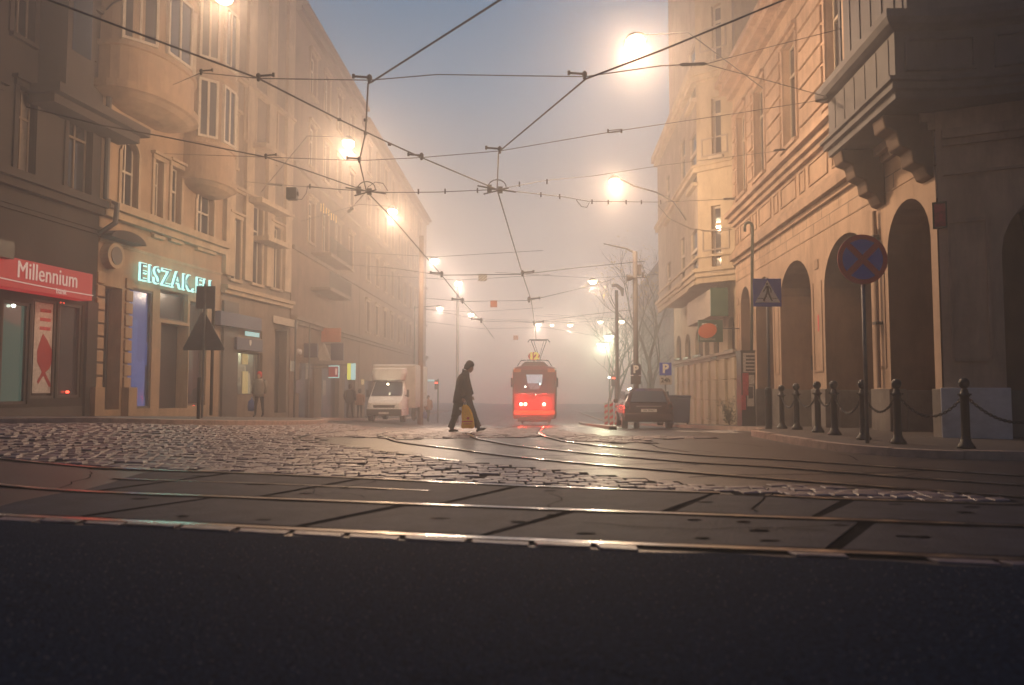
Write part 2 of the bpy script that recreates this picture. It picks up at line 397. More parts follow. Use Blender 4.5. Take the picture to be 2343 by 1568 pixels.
def spline(pts, step=.25):
    out = []
    n = len(pts)
    for i in range(n-1):
        p0, p1, p2, p3 = pts[max(i-1, 0)], pts[i], pts[i+1], pts[min(i+2, n-1)]
        k = max(2, int(math.hypot(p2[0]-p1[0], p2[1]-p1[1])/step))
        for j in range(k):
            t = j/k
            f = lambda a, b, c, d: .5*((2*b)+(-a+c)*t+(2*a-5*b+4*c-d)*t*t+(-a+3*b-3*c+d)*t**3)
            out.append((f(p0[0], p1[0], p2[0], p3[0]), f(p0[1], p1[1], p2[1], p3[1])))
    out.append(tuple(pts[-1][:2])); return out
def gp(lst): return [tuple(G(*p)[:2]) for p in lst]
def ribbon(mb, pts, w0, w1, dz, thick=0):
    """strip along a ground polyline between offsets w0..w1"""
    n = len(pts); o = len(mb.v)
    for i, (x, y) in enumerate(pts):
        a = pts[max(i-1, 0)]; b = pts[min(i+1, n-1)]; l = math.hypot(b[0]-a[0], b[1]-a[1]) or 1
        nx, ny = -(b[1]-a[1])/l, (b[0]-a[0])/l
        for w_ in (w0, w1):
            X, Y = x+nx*w_, y+ny*w_
            mb.v.append((X, Y, zg(X, Y)+dz))
            if thick: mb.v.append((X, Y, zg(X, Y)+dz-thick))
    k = 4 if thick else 2
    for i in range(n-1):
        A = o+i*k; B = o+(i+1)*k
        if thick:
            mb.f += [(A, A+2, B+2, B), (A, B, B+1, A+1), (A+2, A+3, B+3, B+2)]
        else: mb.f.append((A, A+1, B+1, B))
    return mb
def ext(pts, l0=0, l1=0):
    pts = list(pts)
    if l0:
        a, b = pts[0], pts[1]; l = math.hypot(a[0]-b[0], a[1]-b[1]); pts.insert(0, (a[0]+(a[0]-b[0])/l*l0, a[1]+(a[1]-b[1])/l*l0))
    if l1:
        a, b = pts[-1], pts[-2]; l = math.hypot(a[0]-b[0], a[1]-b[1]); pts.append((a[0]+(a[0]-b[0])/l*l1, a[1]+(a[1]-b[1])/l*l1))
    return pts
R1 = ext(gp([(336, 1199), (1160, 1240), (1902, 1269)]), 9, 6)
R2 = ext(gp([(369, 1134), (1160, 1166), (1937, 1195)]), 9, 6)
R3 = ext(gp([(215, 1072), (470, 1082), (786, 1094.7), (1160, 1113.4), (1573, 1128.5)]), 8, .3)
R3b = ext(gp([(1750, 1137), (1930, 1145), (2114, 1152)]), 0, 5)
R2b = gp([(260, 1098), (640, 1112), (980, 1127)])
KA0 = gp([(870, 994), (893, 1005), (928, 1015), (1037, 1028.5), (1160, 1044.7), (1340, 1062.7), (1573, 1082.6), (1948, 1112), (2238, 1133)])
KB0 = gp([(1073, 991), (1087, 1002.6), (1130, 1012.5), (1196, 1023), (1340, 1038), (1573, 1059), (1760, 1070), (2079, 1095), (2342, 1113)])
KC0 = gp([(1235.5, 994), (1268, 1005), (1340, 1017.6), (1573, 1041), (1789, 1054), (2060, 1073), (2342, 1092)])
def away(first, x42): # run down the street
    x0, y0 = first; return [(x42+.056*(y-42), y) for y in (90, 60, 42, 30)]+[(x0+(x42-.67-x0)*.35, y0+4.5)]
tracks = {
    'a': away(KA0[0], -2.6)+KA0, 'b': away(KB0[0], .40)+KB0, 'c': away(KC0[0], 1.84)+KC0, 'd': away((-4.4, 17.6), -4.04)+[(-4.45, 17.2), (-4.35, 15.6)]+gp([(720, 1012), (800, 1024), (1051, 1058)]),
}
rails = [('near rail of the track closest to the camera, crossing the whole foreground', R1), ('second rail from the camera, brightest long steel line across the foreground', R2),
         ('third rail from the camera, running along the near edge of the cobbles', R3), ('short rail picking up again at the right among broken cobbles', R3b),
         ('thin short rail set in the slabs between the second and third rails', R2b),
         ('curved rail sweeping past the walking person from the left hook to the lower right', ext(spline(tracks['a']), 0, 4)),
         ('curved rail starting left of the tram and bending to the right foreground', ext(spline(tracks['b']), 0, 3)),
         ('curved rail glowing red in front of the tram and bending right', ext(spline(tracks['c']), 0, 3)),
         ('leftmost curved rail hooking through the far cobbles', spline(tracks['d']))]
for lab, pts in rails:
    if len(pts) < 8: pts = spline(pts, .5)
    thin = 'thin' in lab
    mb = MB(); w_ = .022 if thin else .040
    ribbon(mb, pts, -w_, w_, .016, .03)
    ro = mb.build('tram_rail', M['rail']); tag(ro, lab, 'rail', 'tram rails set in the street')
    mb = MB(); ribbon(mb, pts, -w_-.055, -w_-.002, .0075); ribbon(mb, pts, w_+.002, w_+.04, .0075); mb.build('flange_groove', M['groove'], ro)

# concrete slabs between the near rails
def lerp2(a, b, t): return (a[0]+(b[0]-a[0])*t, a[1]+(b[1]-a[1])*t)
def at_x(pl, x):
    for a, b in zip(pl[:-1], pl[1:]):
        if a[0] <= x <= b[0]: return a[1]+(b[1]-a[1])*(x-a[0])/(b[0]-a[0])
    return pl[0][1]+(pl[1][1]-pl[0][1])*(x-pl[0][0])/(pl[1][0]-pl[0][0]) if x < pl[0][0] else pl[-1][1]
R3full = R3[:-1]+R3b
# newer dark asphalt in front of the first rail
mb = MB(); xs_ = [-15+i*.15 for i in range(201)]
for x_ in xs_:
    yy = at_x(R1, x_)-.17-.03*math.sin(x_*3.1)-.025*math.sin(x_*7.7+1)-random.uniform(0, .025)
    for k in range(7): mb.v.append((x_, -14+(yy+14)*k/6, .005))
for i in range(200):
    for k in range(6): mb.f.append((i*7+k, (i+1)*7+k, (i+1)*7+k+1, i*7+k+1))
struct(mb.build('road_near', M['asphaltd']))
# grit and hair cracks in the near asphalt
random.seed(23); mb = MB()
for i in range(2600):
    y = 2.2+2.9*random.random()**.8; x = random.uniform(-.72, .72)*y
    if y > at_x(R1, x)-.22: continue
    r_ = random.uniform(.0025, .0065); a = random.uniform(0, 3)
    mb.add([(x+r_*math.cos(a+k*1.571)*random.uniform(.7, 1.2), y+r_*math.sin(a+k*1.571), .0045) for k in range(4)]+[(x, y, .006+r_*.7)], [(0, 1, 4), (1, 2, 4), (2, 3, 4), (3, 0, 4)])
stuff(mb.build('grit', mat('grit_chips', (.20, .20, .22), .5)))
mb = MB()
for i in range(16):
    x = random.uniform(-3, 3); y = random.uniform(2.6, 4.4); a = random.uniform(-.6, .6); pts = []
    for k in range(random.randint(6, 16)):
        pts.append((x, y)); a += random.uniform(-.6, .6); x += .09*math.cos(a); y += .06*math.sin(a)
    if min(at_x(R1, p[0])-p[1] for p in pts) < .3: continue
    ribbon(mb, pts, -random.uniform(.001, .003), random.uniform(.001, .004), .0085)
struct(mb.build('road_cracks', M['groove']))
mb = MB(); tar = MB(); pits = MB()
def slab_row(lo, hi, joints, lean, e0=.11, e1=.11):
    for j in range(len(joints)-1):
        xa, xb = joints[j]+random.uniform(.03, .06), joints[j+1]-random.uniform(.03, .06)
        N = max(1, int((xb-xa)/.2)); prev = None; top = []
        for k in range(N+1):
            t = k/N; x = xa+(xb-xa)*t
            yl, yh = at_x(lo, x)+e0, at_x(hi, x+lean)-e1
            z = .009+.004*math.sin(x*5.1+yl)*(.5); jx = random.uniform(-.03, .03) if k in (0, N) else 0
            top.append(((x+jx, yl-random.uniform(-.012, .012), z), (x+lean-jx, yh+random.uniform(-.012, .012), z)))
        for (p, q), (p2, q2) in zip(top[:-1], top[1:]): mb.add([p, p2, q2, q], [(0, 1, 2, 3)])
        for side in (0, -1):
            p, q = top[side]; mb.add([p, q, (q[0], q[1], -.01), (p[0], p[1], -.01)], [(0, 1, 2, 3)])
        mb.add([t_[0] for t_ in top]+[(t_[0][0], t_[0][1], -.01) for t_ in reversed(top)], [tuple(range(2*len(top)))])
_b = MB(); xs_ = [-12+i*.5 for i in range(49)]
for x_ in xs_: _b.v.append((x_, at_x(R1, x_)+.02, .0035)); _b.v.append((x_, at_x(R3full, x_)-.02, .0035))
for i in range(48): _b.f.append((2*i, 2*i+2, 2*i+3, 2*i+1))
struct(_b.build('track_bed_joints', M['gutter']))
slab_row(R1, R2, [-8.6, -6.9, -5.1, -3.35, -1.55, -.18, 2.0, 3.75, 5.5], .62)
slab_row(R2, R3full, [-10, -7.8, -5.6, -4.0, -2.3, -.6, 1.25, 2.35, 4.0, 6], .62)
struct(mb.build('track_bed', M['slab']))
for i in range(26):       # lifting sockets and tar spots in the slabs
    x = random.uniform(-4.5, 4.5); t = random.choice((.22, .5, .78)); row = random.random() < .6
    lo, hi = (R1, R2) if row else (R2, R3full)
    y = at_x(lo, x)*(1-t)+at_x(hi, x)*t
    q = []; a_, b_ = random.uniform(.05, .085), random.uniform(.025, .04)
    for k in range(10): q.append((x+a_*math.cos(k*.6283), y+b_*math.sin(k*.6283)*random.uniform(.8, 1.1), .0125))
    pits.add(q, [tuple(range(10))])
struct(pits.build('track_bed_sockets', M['groove']))

# worn edge stones along the near rail
mb = MB(); x = -6.0
while x < 5.5:
    l = random.uniform(.28, .5)
    if random.random() < .82:
        w_ = random.uniform(.09, .15); c = []
        for xx, o in ((x, .06), (x+l-.03, .06), (x+l-.04, .06+w_), (x+.02, .06+w_*random.uniform(.85, 1.1))):
            c.append((xx, at_x(R1, xx)-o))
        hgt = random.uniform(.010, .022)
        mb.hexa([(p[0], p[1], -.01) for p in reversed(c)]+[(p[0], p[1], hgt) for p in reversed(c)])
    x += l
stuff(mb.build('edge_stones', M['cobble'], bevel=.006))

# cobbles
def inpoly(p, poly):
    c = False; j = len(poly)-1
    for i in range(len(poly)):
        a, b = poly[i], poly[j]
        if (a[1] > p[1]) != (b[1] > p[1]) and p[0] < (b[0]-a[0])*(p[1]-a[1])/(b[1]-a[1])+a[0]: c = not c
        j = i
    return c
smooth_zone = gp([(700, 1003), (786, 1022), (1051, 1059), (1340, 1088), (1573, 1110), (1700, 1119), (1800, 1112), (2100, 1128), (2342, 1148)])+[(16, 8), (16, 18)]+gp([(1760, 993), (1690, 1001), (1420, 1009), (1268, 1006), (1240, 1001), (1092, 1003), (886, 1006), (800, 1000)])
bright_tri = gp([(1255, 984), (1380, 1004), (1500, 1014), (1420, 1014), (1300, 1010), (1250, 1000)])
beyond_right = [(x, y) for x, y in [(1.1, 19.0), (1.0, 16.8), (2.2, 16.6), (4.9, 15.9), (9, 15), (9, 30), (1.6, 30)]]
left_curb = [(-30, 13.6), (-14, 14.6), (-10.5, 15.3), (-7.9, 16.4), (-7.0, 18.2), (-6.7, 21), (-6.7, 26), (-7.4, 31), (-8.5, 36), (-8.7, 60), (-7.9, 100)]
right_curb = [(16, 8.2), (11, 9.9), (7.2, 10.75), (6.0, 11.2), (5.34, 12.0), (5.1, 13.4), (5.08, 15), (5.2, 16.8), (5.9, 18.6), (6.5, 21), (6.8, 26), (7.2, 40), (8.6, 100)]
def left_of_curb(x, y):
    for a, b in zip(left_curb[:-1], left_curb[1:]):
        if y < 16.6 and a[0] <= x <= b[0] and a[1] < 17: return y > a[1]+(b[1]-a[1])*(x-a[0])/(b[0]-a[0])-.15
        if y >= 16.0 and min(a[1], b[1]) <= y <= max(a[1], b[1]) and a[1] > 15: return x < a[0]+(b[0]-a[0])*(y-a[1])/(b[1]-a[1])+.15
    return False
def railnear(x, y):
    for pl in RP:
        for (a, b) in pl:
            if abs(a-x) < .085+.5*0 and abs(b-y) < .6:
                if (a-x)**2+(b-y)**2 < .0081: return True
    return False
from collections import defaultdict
RH = defaultdict(list)
for lab, pts in rails:
    q = spline(pts, .08) if len(pts) < 40 else spline(pts, .08)
    for a, b in q: RH[(int(a*4), int(b*4))].append((a, b))
def near_rail(x, y, r=.12):
    i, j = int(x*4), int(y*4)
    for di in (-1, 0, 1):
        for dj in (-1, 0, 1):
            for a, b in RH.get((i+di, j+dj), ()):
                if (a-x)**2+(b-y)**2 < r*r: return True
    return False
mb = MB(); CELLS = set()
y = 6.8
random.seed(11)
while y < 29:
    far = y > 17
    hrow = .165 if not far else .22
    x = -15+random.uniform(0, .1)
    while x < 8:
        l = random.uniform(.13, .23)*(1 if not far else 1.3)
        cx_, cy_ = x+l/2, y+.05*math.sin(x*1.3)+.22*math.sin(x*.35)
        x += l+random.uniform(.012, .022)
        if abs(cx_) > cy_*.75+.5: continue
        if cy_ < at_x(R3full, cx_)+.12 : continue
        if inpoly((cx_, cy_), smooth_zone) and not inpoly((cx_, cy_), bright_tri): continue
        if inpoly((cx_, cy_), beyond_right) and not inpoly((cx_, cy_), bright_tri): continue
        if cx_ > 4.9 and cy_ > 11: continue
        if near_rail(cx_, cy_) or left_of_curb(cx_, cy_): continue
        if random.random() < .03+.10*(math.sin(cx_*2.1+cy_*.9)*math.sin(cy_*2.7-cx_) > .62): continue
        hl, hw = l/2, hrow/2-.008
        ang = random.uniform(-.07, .07); ca, sa = math.cos(ang), math.sin(ang)
        zb = zg(cx_, cy_); h = .018+random.uniform(-.009, .008); tx, ty = random.uniform(-.035, .035), random.uniform(-.045, .045); CELLS.add((math.floor(cx_/.3), math.floor(cy_/.3)))
        ring = []
        for (fx, fz) in ((1.0, -.02), (.98, h*.5), (.90, h*.93), (.62, h)):
            for qx, qy in ((-1, -1), (1, -1), (1, 1), (-1, 1)):
                j = random.uniform(.95, 1.04)
                a_, b_ = qx*hl*fx*j, qy*hw*(fx if fx > .9 else fx*.95)*j
                ring.append((cx_+a_*ca-b_*sa, cy_+a_*sa+b_*ca, zb+fz+(a_*tx+b_*ty if fz > 0 else 0)))
        o = len(mb.v); mb.v += ring
        for r_ in range(3):
            for k in range(4): mb.f.append((o+r_*4+k, o+r_*4+(k+1) % 4, o+r_*4+4+(k+1) % 4, o+r_*4+4+k))
        mb.f.append((o+12, o+13, o+14, o+15))
    y += hrow
stuff(mb.build('cobblestones', M['cobble'], smooth=False))
mb = MB(); ix = {}
for a, b in sorted(CELLS):
    q = []
    for c in ((a, b), (a+1, b), (a+1, b+1), (a, b+1)):
        if c not in ix: ix[c] = len(mb.v); mb.v.append((c[0]*.3, c[1]*.3, zg(c[0]*.3, c[1]*.3)+.003))
        q.append(ix[c])
    mb.f.append(tuple(q))
struct(mb.build('cobble_bed', M['bed']))
# dark cracks and seams in the smooth paving
def crack(pxs, w_=.02):
    pts = spline(gp(pxs), .15); pts = [(x+random.uniform(-.012, .012), y+random.uniform(-.015, .015)) for x, y in pts]
    return ribbon(MB(), pts, -w_/2, w_/2, .006)
mb = MB()
for c, w_ in (([(700, 1004), (786, 1023), (1051, 1060), (1340, 1088), (1573, 1112), (1720, 1128)], .05), ([(1080, 1052), (1180, 1050), (1290, 1049)], .03), ([(980, 1020), (1110, 1019), (1190, 1017)], .03),
           ([(1170, 1046), (1300, 1043), (1440, 1040), (1560, 1038)], .03), ([(1200, 1024), (1330, 1020), (1450, 1017)], .04), ([(1573, 1094), (1700, 1088), (1900, 1086), (2150, 1078)], .03),
           ([(1400, 1065), (1520, 1062), (1600, 1064)], .03), ([(1250, 1078), (1420, 1074), (1560, 1075)], .03), ([(1394, 1008), (1480, 1016), (1510, 1026), (1580, 1036)], .03)):
    q = crack(c, w_); mb.add(q.v, q.f)
struct(mb.build('paving_seams', M['gutter']))
random.seed(17); mb = MB()
for i in range(34):      # fine wandering cracks in slabs and old asphalt
    x = random.uniform(-5, 6); y = random.uniform(5.4, 13.5); a = random.uniform(-.5, .5)+(0 if random.random() < .6 else 1.3); pts = []
    if y < at_x(R1, x)+.2: continue
    for k in range(random.randint(5, 12)):
        pts.append((x, y)); a += random.uniform(-.55, .55); x += .16*math.cos(a); y += .16*math.sin(a)
    if min(p[1]-at_x(R1, p[0]) for p in pts) < .15: continue
    ribbon(mb, pts, -random.uniform(.003, .008), random.uniform(.003, .010), .0165)
struct(mb.build('paving_cracks', M['gutter']))

# pavements with kerbs
def pavement(name, curb, inner, kname):
    pts = spline(curb, .5); mb = MB()
    o = 0
    for i, (x, y) in enumerate(pts):
        ix, iy = inner(x, y); h = .115
        for k in range(9):
            t = k/8; X, Y = x+(ix-x)*t, y+(iy-y)*t
            mb.v.append((X, Y, zg(X, Y)+h))
    for i in range(len(pts)-1):
        for k in range(8): mb.f.append((i*9+k, i*9+k+1, (i+1)*9+k+1, (i+1)*9+k))
    struct(mb.build(name, M['pave'], smooth=True))
    # kerb stones about a metre long with narrow joints
    kb = MB(); L = 0; seg = [pts[0]]; fine = spline(curb, .12); cur = [fine[0]]; acc = 0
    for a, b in zip(fine[:-1], fine[1:]):
        acc += math.hypot(b[0]-a[0], b[1]-a[1]); cur.append(b)
        if acc > .95:
            cc = cur[:]
            if len(cc) > 3: cc[-1] = lerp2(cc[-2], cc[-1], .85)
            dzk = .125+random.uniform(-.01, .006)
            sg = -1 if name == 'pavement_left' else 1
            ribbon(kb, cc, 0*sg, .17*-sg if False else -.17*1, dzk, .17) if sg == 1 else ribbon(kb, cc, 0, .17, dzk, .17)
            cur = [b]; acc = 0
    k = kb.build(kname, M['kerb'], bevel=0); struct(k)
pavement('pavement_right', right_curb, lambda x, y: (x+8, y+1.5) if y < 14 else (x+8, y), 'kerb_right')
pavement('pavement_left', left_curb, lambda x, y: (x-2.0 if y < 17 else x-9, y+12 if y < 16 else y+1), 'kerb_left')
# low kerb of the island between tramway and parking, worn white road paint
mb = MB(); pts = [(3.2, 24.5), (3.4, 27), (3.7, 32), (4.3, 44), (5.3, 60)]; ribbon(mb, spline(pts), -.12, .12, .12, .14); struct(mb.build('kerb_island', M['kerb']))
mb = MB()
for q in ([(1600, 987), (1650, 985), (1700, 991), (1650, 992)], [(1655, 981.5), (1672, 981), (1690, 987), (1668, 988)], [(1540, 985), (1600, 988), (1640, 991), (1560, 988)]):
    a = [G(*p) for p in q]; mb.add([(p.x, p.y, zg(p.x, p.y)+.006) for p in a], [(0, 1, 2, 3)])
struct(mb.build('road_paint', mat('worn_road_paint', (.42, .40, .38), .6, 6, .5)))

# ================================================================ RIGHT: ARCADE BUILDING
A = Fr(7.12, 0, .056, 1, 1)             # N points to the street (-x)
if A.N.x > 0: A.N = -A.N
B = Fr(7.93, 14.15, .897, -.442, 1)
if B.N.y > 0: B.N = -B.N
ra = empty('arcade_building', 'ochre plaster corner building on the right with tall arched niches and a projecting oriel', 'building', (12, 20, 0))
s0A, s1A = 14.2, 30.15
archA = [(14.45, 16.35), (17.25, 20.25), (21.3, 24.25), (25.1, 27.2), (28.0, 29.4)]
ops = [(a, b, -3, 4.80 if b-a > 2.2 else 4.82, 'arch', 1.7, min(1.15, (b-a)*.5)) for a, b in archA]
upA = []
for c in (19.0, 22.75, 26.2, 28.75):
    upA.append((c-.62, c+.62, 8.35, 11.5))
ops += [(*o, 'r', .3) for o in upA]
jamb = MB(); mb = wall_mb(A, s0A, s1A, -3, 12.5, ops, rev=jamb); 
for a in (s1A,): mb.add([A.W(a, 0, -3), A.W(a, -12, -3), A.W(a, -12, 13), A.W(a, 0, 13)], [(0, 1, 2, 3)])
mb.add([A.W(s0A, 0, 12.9), A.W(s1A, 0, 12.9), A.W(s1A, -12, 12.9), A.W(s0A, -12, 12.9)], [(0, 1, 2, 3)])
opB = [(.98, 4.0, -3, 4.75, 'arch', 1.7, 1.3), (5.6, 8.5, -3, 4.75, 'arch', 1.7, 1.3)]
wb = wall_mb(B, 0, 14, -3, 17, opB, rev=jamb); jamb.build('arch_jamb', mat('shaded_jamb_plaster', (.26, .155, .10), .9, .9, .3, .2), ra); mb.add(wb.v, wb.f)  # jamb colour mixes lamplit and shadowed plaster, so its shade is painted in
mb.add([B.W(14, 0, -3), B.W(14, -12, -3), B.W(14, -12, 17), B.W(14, 0, 17)], [(0, 1, 2, 3)])
mb.build('wall', M['plastA'], ra)
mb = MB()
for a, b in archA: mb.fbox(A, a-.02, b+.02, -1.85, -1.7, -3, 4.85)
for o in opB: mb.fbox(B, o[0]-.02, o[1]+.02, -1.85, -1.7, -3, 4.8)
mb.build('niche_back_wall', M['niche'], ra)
mb = MB()
ed = [s0A]+[v for ab in archA for v in ab]+[s1A]
for i in range(0, len(ed), 2):
    mb.fbox(A, ed[i]-.03, ed[i+1]+.03, -.3, .055, -3, 1.0)
for a, b in archA:
    mb.fbox(A, b-.04, b+.03, -1.69, -.31, -3, .97); mb.fbox(A, a-.03, a+.04, -1.69, -.31, -3, .97); mb.fbox(A, a+.045, b-.045, -1.70, -1.65, -3, .97)
eb = [0, .98, 4.0, 5.6, 8.5, 14]
for i in range(2, 6, 2): mb.fbox(B, eb[i]-.04, eb[i+1]+.03, -.3, .08, -3, 1.02)
for o in opB: mb.fbox(B, o[0]+.03, o[1]-.03, -1.70, -1.65, -3, .97)
mb.build('plinth', M['stoneA'], ra, bevel=.012)
MB().fbox(B, -.06, 1.03, -.3, .10, -3, 1.02).build('plinth_block', mat('pale_plinth_stone', (.62, .62, .66), .6, 2, .3, .3), ra, bevel=.012)
# imposts and narrow raised panel frames on the piers
for i in range(0, len(ed), 2):
    a, b = ed[i], ed[i+1]
    if b-a < .5: continue
    mb = MB()
    mb.fbox(A, a+.17, a+.21, -.01, .02, 1.45, 3.9); mb.fbox(A, b-.21, b-.17, -.01, .02, 1.45, 3.9); mb.fbox(A, a+.215, b-.215, -.01, .02, 1.45, 1.5)
    mb.build('pier_panel', M['plastA2'], ra)
    MB().fbox(A, (a+b)/2-.14, (a+b)/2+.14, -.01, .03, 4.25, 4.5).build('tie_plate', M['plastA2'], ra)
mb = MB()
for z in (5.52,): mb.fbox(A, s0A, s1A, -.01, .004, z, z+.012)
k = s0A+.5
while k < s1A: mb.fbox(A, k, k+.012, -.01, .004, 5.225, 5.518); mb.fbox(A, k+.6, k+.612, -.01, .004, 5.535, 5.84); k += 1.25
mb.build('stone_joints', M['dark'], ra)
mb = MB()
for a, b in archA:
    for s_ in (a, b): mb.fbox(A, s_-.09, s_+.0, -.01, .0, 3.6, 3.6) if False else None
mb.fbox(B, .14, .18, -.01, .035, 1.55, 4.1); mb.fbox(B, .74, .79, -.01, .035, 1.55, 4.1); mb.fbox(B, .185, .735, -.01, .035, 1.5, 1.56); mb.fbox(B, .185, .735, -.01, .035, 4.05, 4.12)
mb.build('pier_panel', M['plastA2'], ra)
mb = MB()
for (a, b) in archA:
    hw = (b-a)/2; rise = min(1.15, hw); zs = (4.80 if b-a > 2.2 else 4.82)-rise
    mb.fbox(A, b-.012, b+.0, -1.68, -.0, zs-.06, zs) if False else None
bands(A, s0A, s1A, [(5.18, 5.22, -.03+.045), (5.85, 6.0, .10), (6.0, 6.22, .24), (6.22, 6.34, .15), (6.34, 6.46, .07)], 'plastA2', ra, 'string_course')
bands(A, 16.95, s1A, [(7.36, 7.52, .14), (7.52, 7.70, .26), (7.70, 7.86, .42)], 'plastA2', ra, 'sill_cornice')
bands(A, s0A, s1A+.1, [(11.85, 11.95, .06), (12.5, 12.72, .2), (12.72, 12.98, .5), (12.98, 13.2, .68)], 'plastA2', ra, 'roof_cornice')
# apron panels
s = 17.1
while s < s1A-.5:
    for L in (1.5, .5):
        if s+L > s1A-.1: break
        mb = MB(); z0, z1 = 6.62, 7.26
        mb.fbox(A, s, s+L, -.01, .035, z0, z0+.05); mb.fbox(A, s, s+L, -.01, .035, z1-.05, z1); mb.fbox(A, s, s+.05, -.01, .035, z0+.052, z1-.052); mb.fbox(A, s+L-.05, s+L, -.01, .035, z0+.052, z1-.052)
        mb.build('apron_panel', M['plastA2'], ra)
        s += L+.32
# rusticated upper piers, windows with lintels
pe = [16.95]+[v for o in upA for v in (o[0]-.28, o[1]+.28)]+[s1A]
for i in range(0, len(pe), 2):
    z = 7.95; mb = MB()
    while z < 11.7:
        mb.fbox(A, pe[i]+.03, pe[i+1]-.03, -.02, .07, z, z+.47); z += .56
    mb.build('rustication', M['plastA2'], ra, bevel=.02)
for o in upA:
    window(A, o, ra, fm='frame', surround='plastA2', transom=.7)
    MB().fbox(A, o[0]-.25, o[1]+.25, -.01, .10, 11.55, 11.80).build('lintel', M['plastA2'], ra)
# the oriel at the corner
plan = [A.W(16.95, .0, 0), A.W(16.95, .95, 0), A.W(13.45, 1.0, 0)]
c0 = plan[-1]; plan += [c0+Vector((.75, .0, 0)), c0+Vector((1.5, -.13, 0)), c0+Vector((2.3, -.36, 0)), c0+Vector((3.3, -.78, 0)), c0+Vector((6.5, -2.3, 0))]
def along(pl, off):
    out = []
    for i, p in enumerate(pl):
        a = pl[max(i-1, 0)]; b = pl[min(i+1, len(pl)-1)]
        d1 = (p-a).normalized() if i else (b-p).normalized(); d2 = (b-p).normalized() if i < len(pl)-1 else d1
        n1 = Vector((-d1.y, d1.x, 0)); n2 = Vector((-d2.y, d2.x, 0)); n = (n1+n2); k = n.dot(n1); n = n/(k if abs(k) > .2 else 1)
        out.append(p-n*off if True else p)
    return out
def sweep(mb, pl, prof):
    """profile of (offset outwards, z) carried along a plan line"""
    rows = [[(q.x, q.y, z) for q in along(pl, -o_)] for o_, z in prof]
    o = len(mb.v); n = len(pl)
    for r_ in rows: mb.v += r_
    for i in range(len(rows)-1):
        for k in range(n-1): mb.f.append((o+i*n+k, o+i*n+k+1, o+(i+1)*n+k+1, o+(i+1)*n+k))
    return mb
sgn = 1
t_ = along(plan, -.2)[1]
if (t_-plan[1]).dot(A.N) < 0: sgn = -1
def sw(prof, name, m):
    mb = MB(); sweep(mb, plan, [(o*sgn, z) for o, z in prof]); return mb.build(name, M[m], ra)
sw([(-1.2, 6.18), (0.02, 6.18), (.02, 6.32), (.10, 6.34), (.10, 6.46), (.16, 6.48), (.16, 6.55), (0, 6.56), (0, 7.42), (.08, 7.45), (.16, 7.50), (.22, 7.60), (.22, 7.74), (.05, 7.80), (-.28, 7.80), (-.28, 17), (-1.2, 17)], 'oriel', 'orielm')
# panel mouldings and pilaster strips on the oriel
mb = MB()
o1 = Fr(plan[2].x, plan[2].y, plan[1].x-plan[2].x, plan[1].y-plan[2].y, 1)
if o1.N.x > 0: o1.N = -o1.N
for k in range(6): mb.fbox(o1, .25+k*.56, .27+k*.56, -.01, .012, 6.60, 7.38)
for k in range(7): mb.fbox(o1, .05+k*.55, .17+k*.55, -.29, -.255, 7.85, 16.9)
for i in (2, 4):
    p, q = plan[i], plan[i+2]
    f = Fr(p.x, p.y, q.x-p.x, q.y-p.y, 1)
    if f.N.y > 0: f.N = -f.N
    L = (q-p).length; L = L-.12
    for n_ in (.03,):
        mb.fbox(f, .18, L, -.03, n_+.02, 6.68, 6.73); mb.fbox(f, .18, L, -.03, n_+.02, 7.24, 7.29); mb.fbox(f, .18, .23, -.03, n_+.02, 6.733, 7.237); mb.fbox(f, L-.05, L, -.03, n_+.02, 6.733, 7.237)
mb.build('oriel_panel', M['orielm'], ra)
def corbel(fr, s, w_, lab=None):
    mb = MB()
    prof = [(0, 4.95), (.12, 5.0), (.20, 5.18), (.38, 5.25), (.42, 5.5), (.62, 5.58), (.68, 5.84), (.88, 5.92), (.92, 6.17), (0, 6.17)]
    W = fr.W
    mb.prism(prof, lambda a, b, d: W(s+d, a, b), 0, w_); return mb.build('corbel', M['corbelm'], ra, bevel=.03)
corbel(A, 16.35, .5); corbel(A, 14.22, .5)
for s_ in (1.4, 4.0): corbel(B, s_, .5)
bands(B, 0.1, 14, [(4.95, 5.0, .06), (5.5, 5.62, .08), (5.62, 5.8, .16)], 'plastA2', ra, 'string_course')
# street plate in a dark frame on the pier below the oriel
p = B.W(.12, .06, 4.1)
sgnp = empty('framed_plate', 'small framed plate on the dark pier under the oriel', 'sign', B.W(.14, .12, 3.9))
def plate(root, fr, s, n, z, w_, h, m, th=.03, name='panel', parent=None):
    mb = MB(); mb.fbox(fr, s-w_/2, s+w_/2, n, n+th, z-h/2, z+h/2); o = mb.build(name, M[m], parent or root)
    o.matrix_parent_inverse = (parent or root).matrix_world.inverted() if False else Matrix.Translation(-(parent or root).location) if not (parent or root).rotation_euler.z else Matrix.Identity(4)
    return o
def fixp(o, root):       # keep world placement under an Empty that has a location
    o.matrix_parent_inverse = (Matrix.Translation(root.location) @ Matrix.Rotation(root.rotation_euler.z, 4, 'Z')).inverted(); return o
fixp(MB().fbox(B, -.10, .14, .09, .12, 3.95, 4.45).build('frame', M['black'], sgnp), sgnp)
fixp(MB().fbox(B, -.07, .11, .12, .13, 3.99, 4.41).build('plate', M['paperr'], sgnp), sgnp)
# the root of the arcade building sits at its base: move children back
def fix_children(root):
    for c in root.children: fixp(c, root)
fix_children(ra)
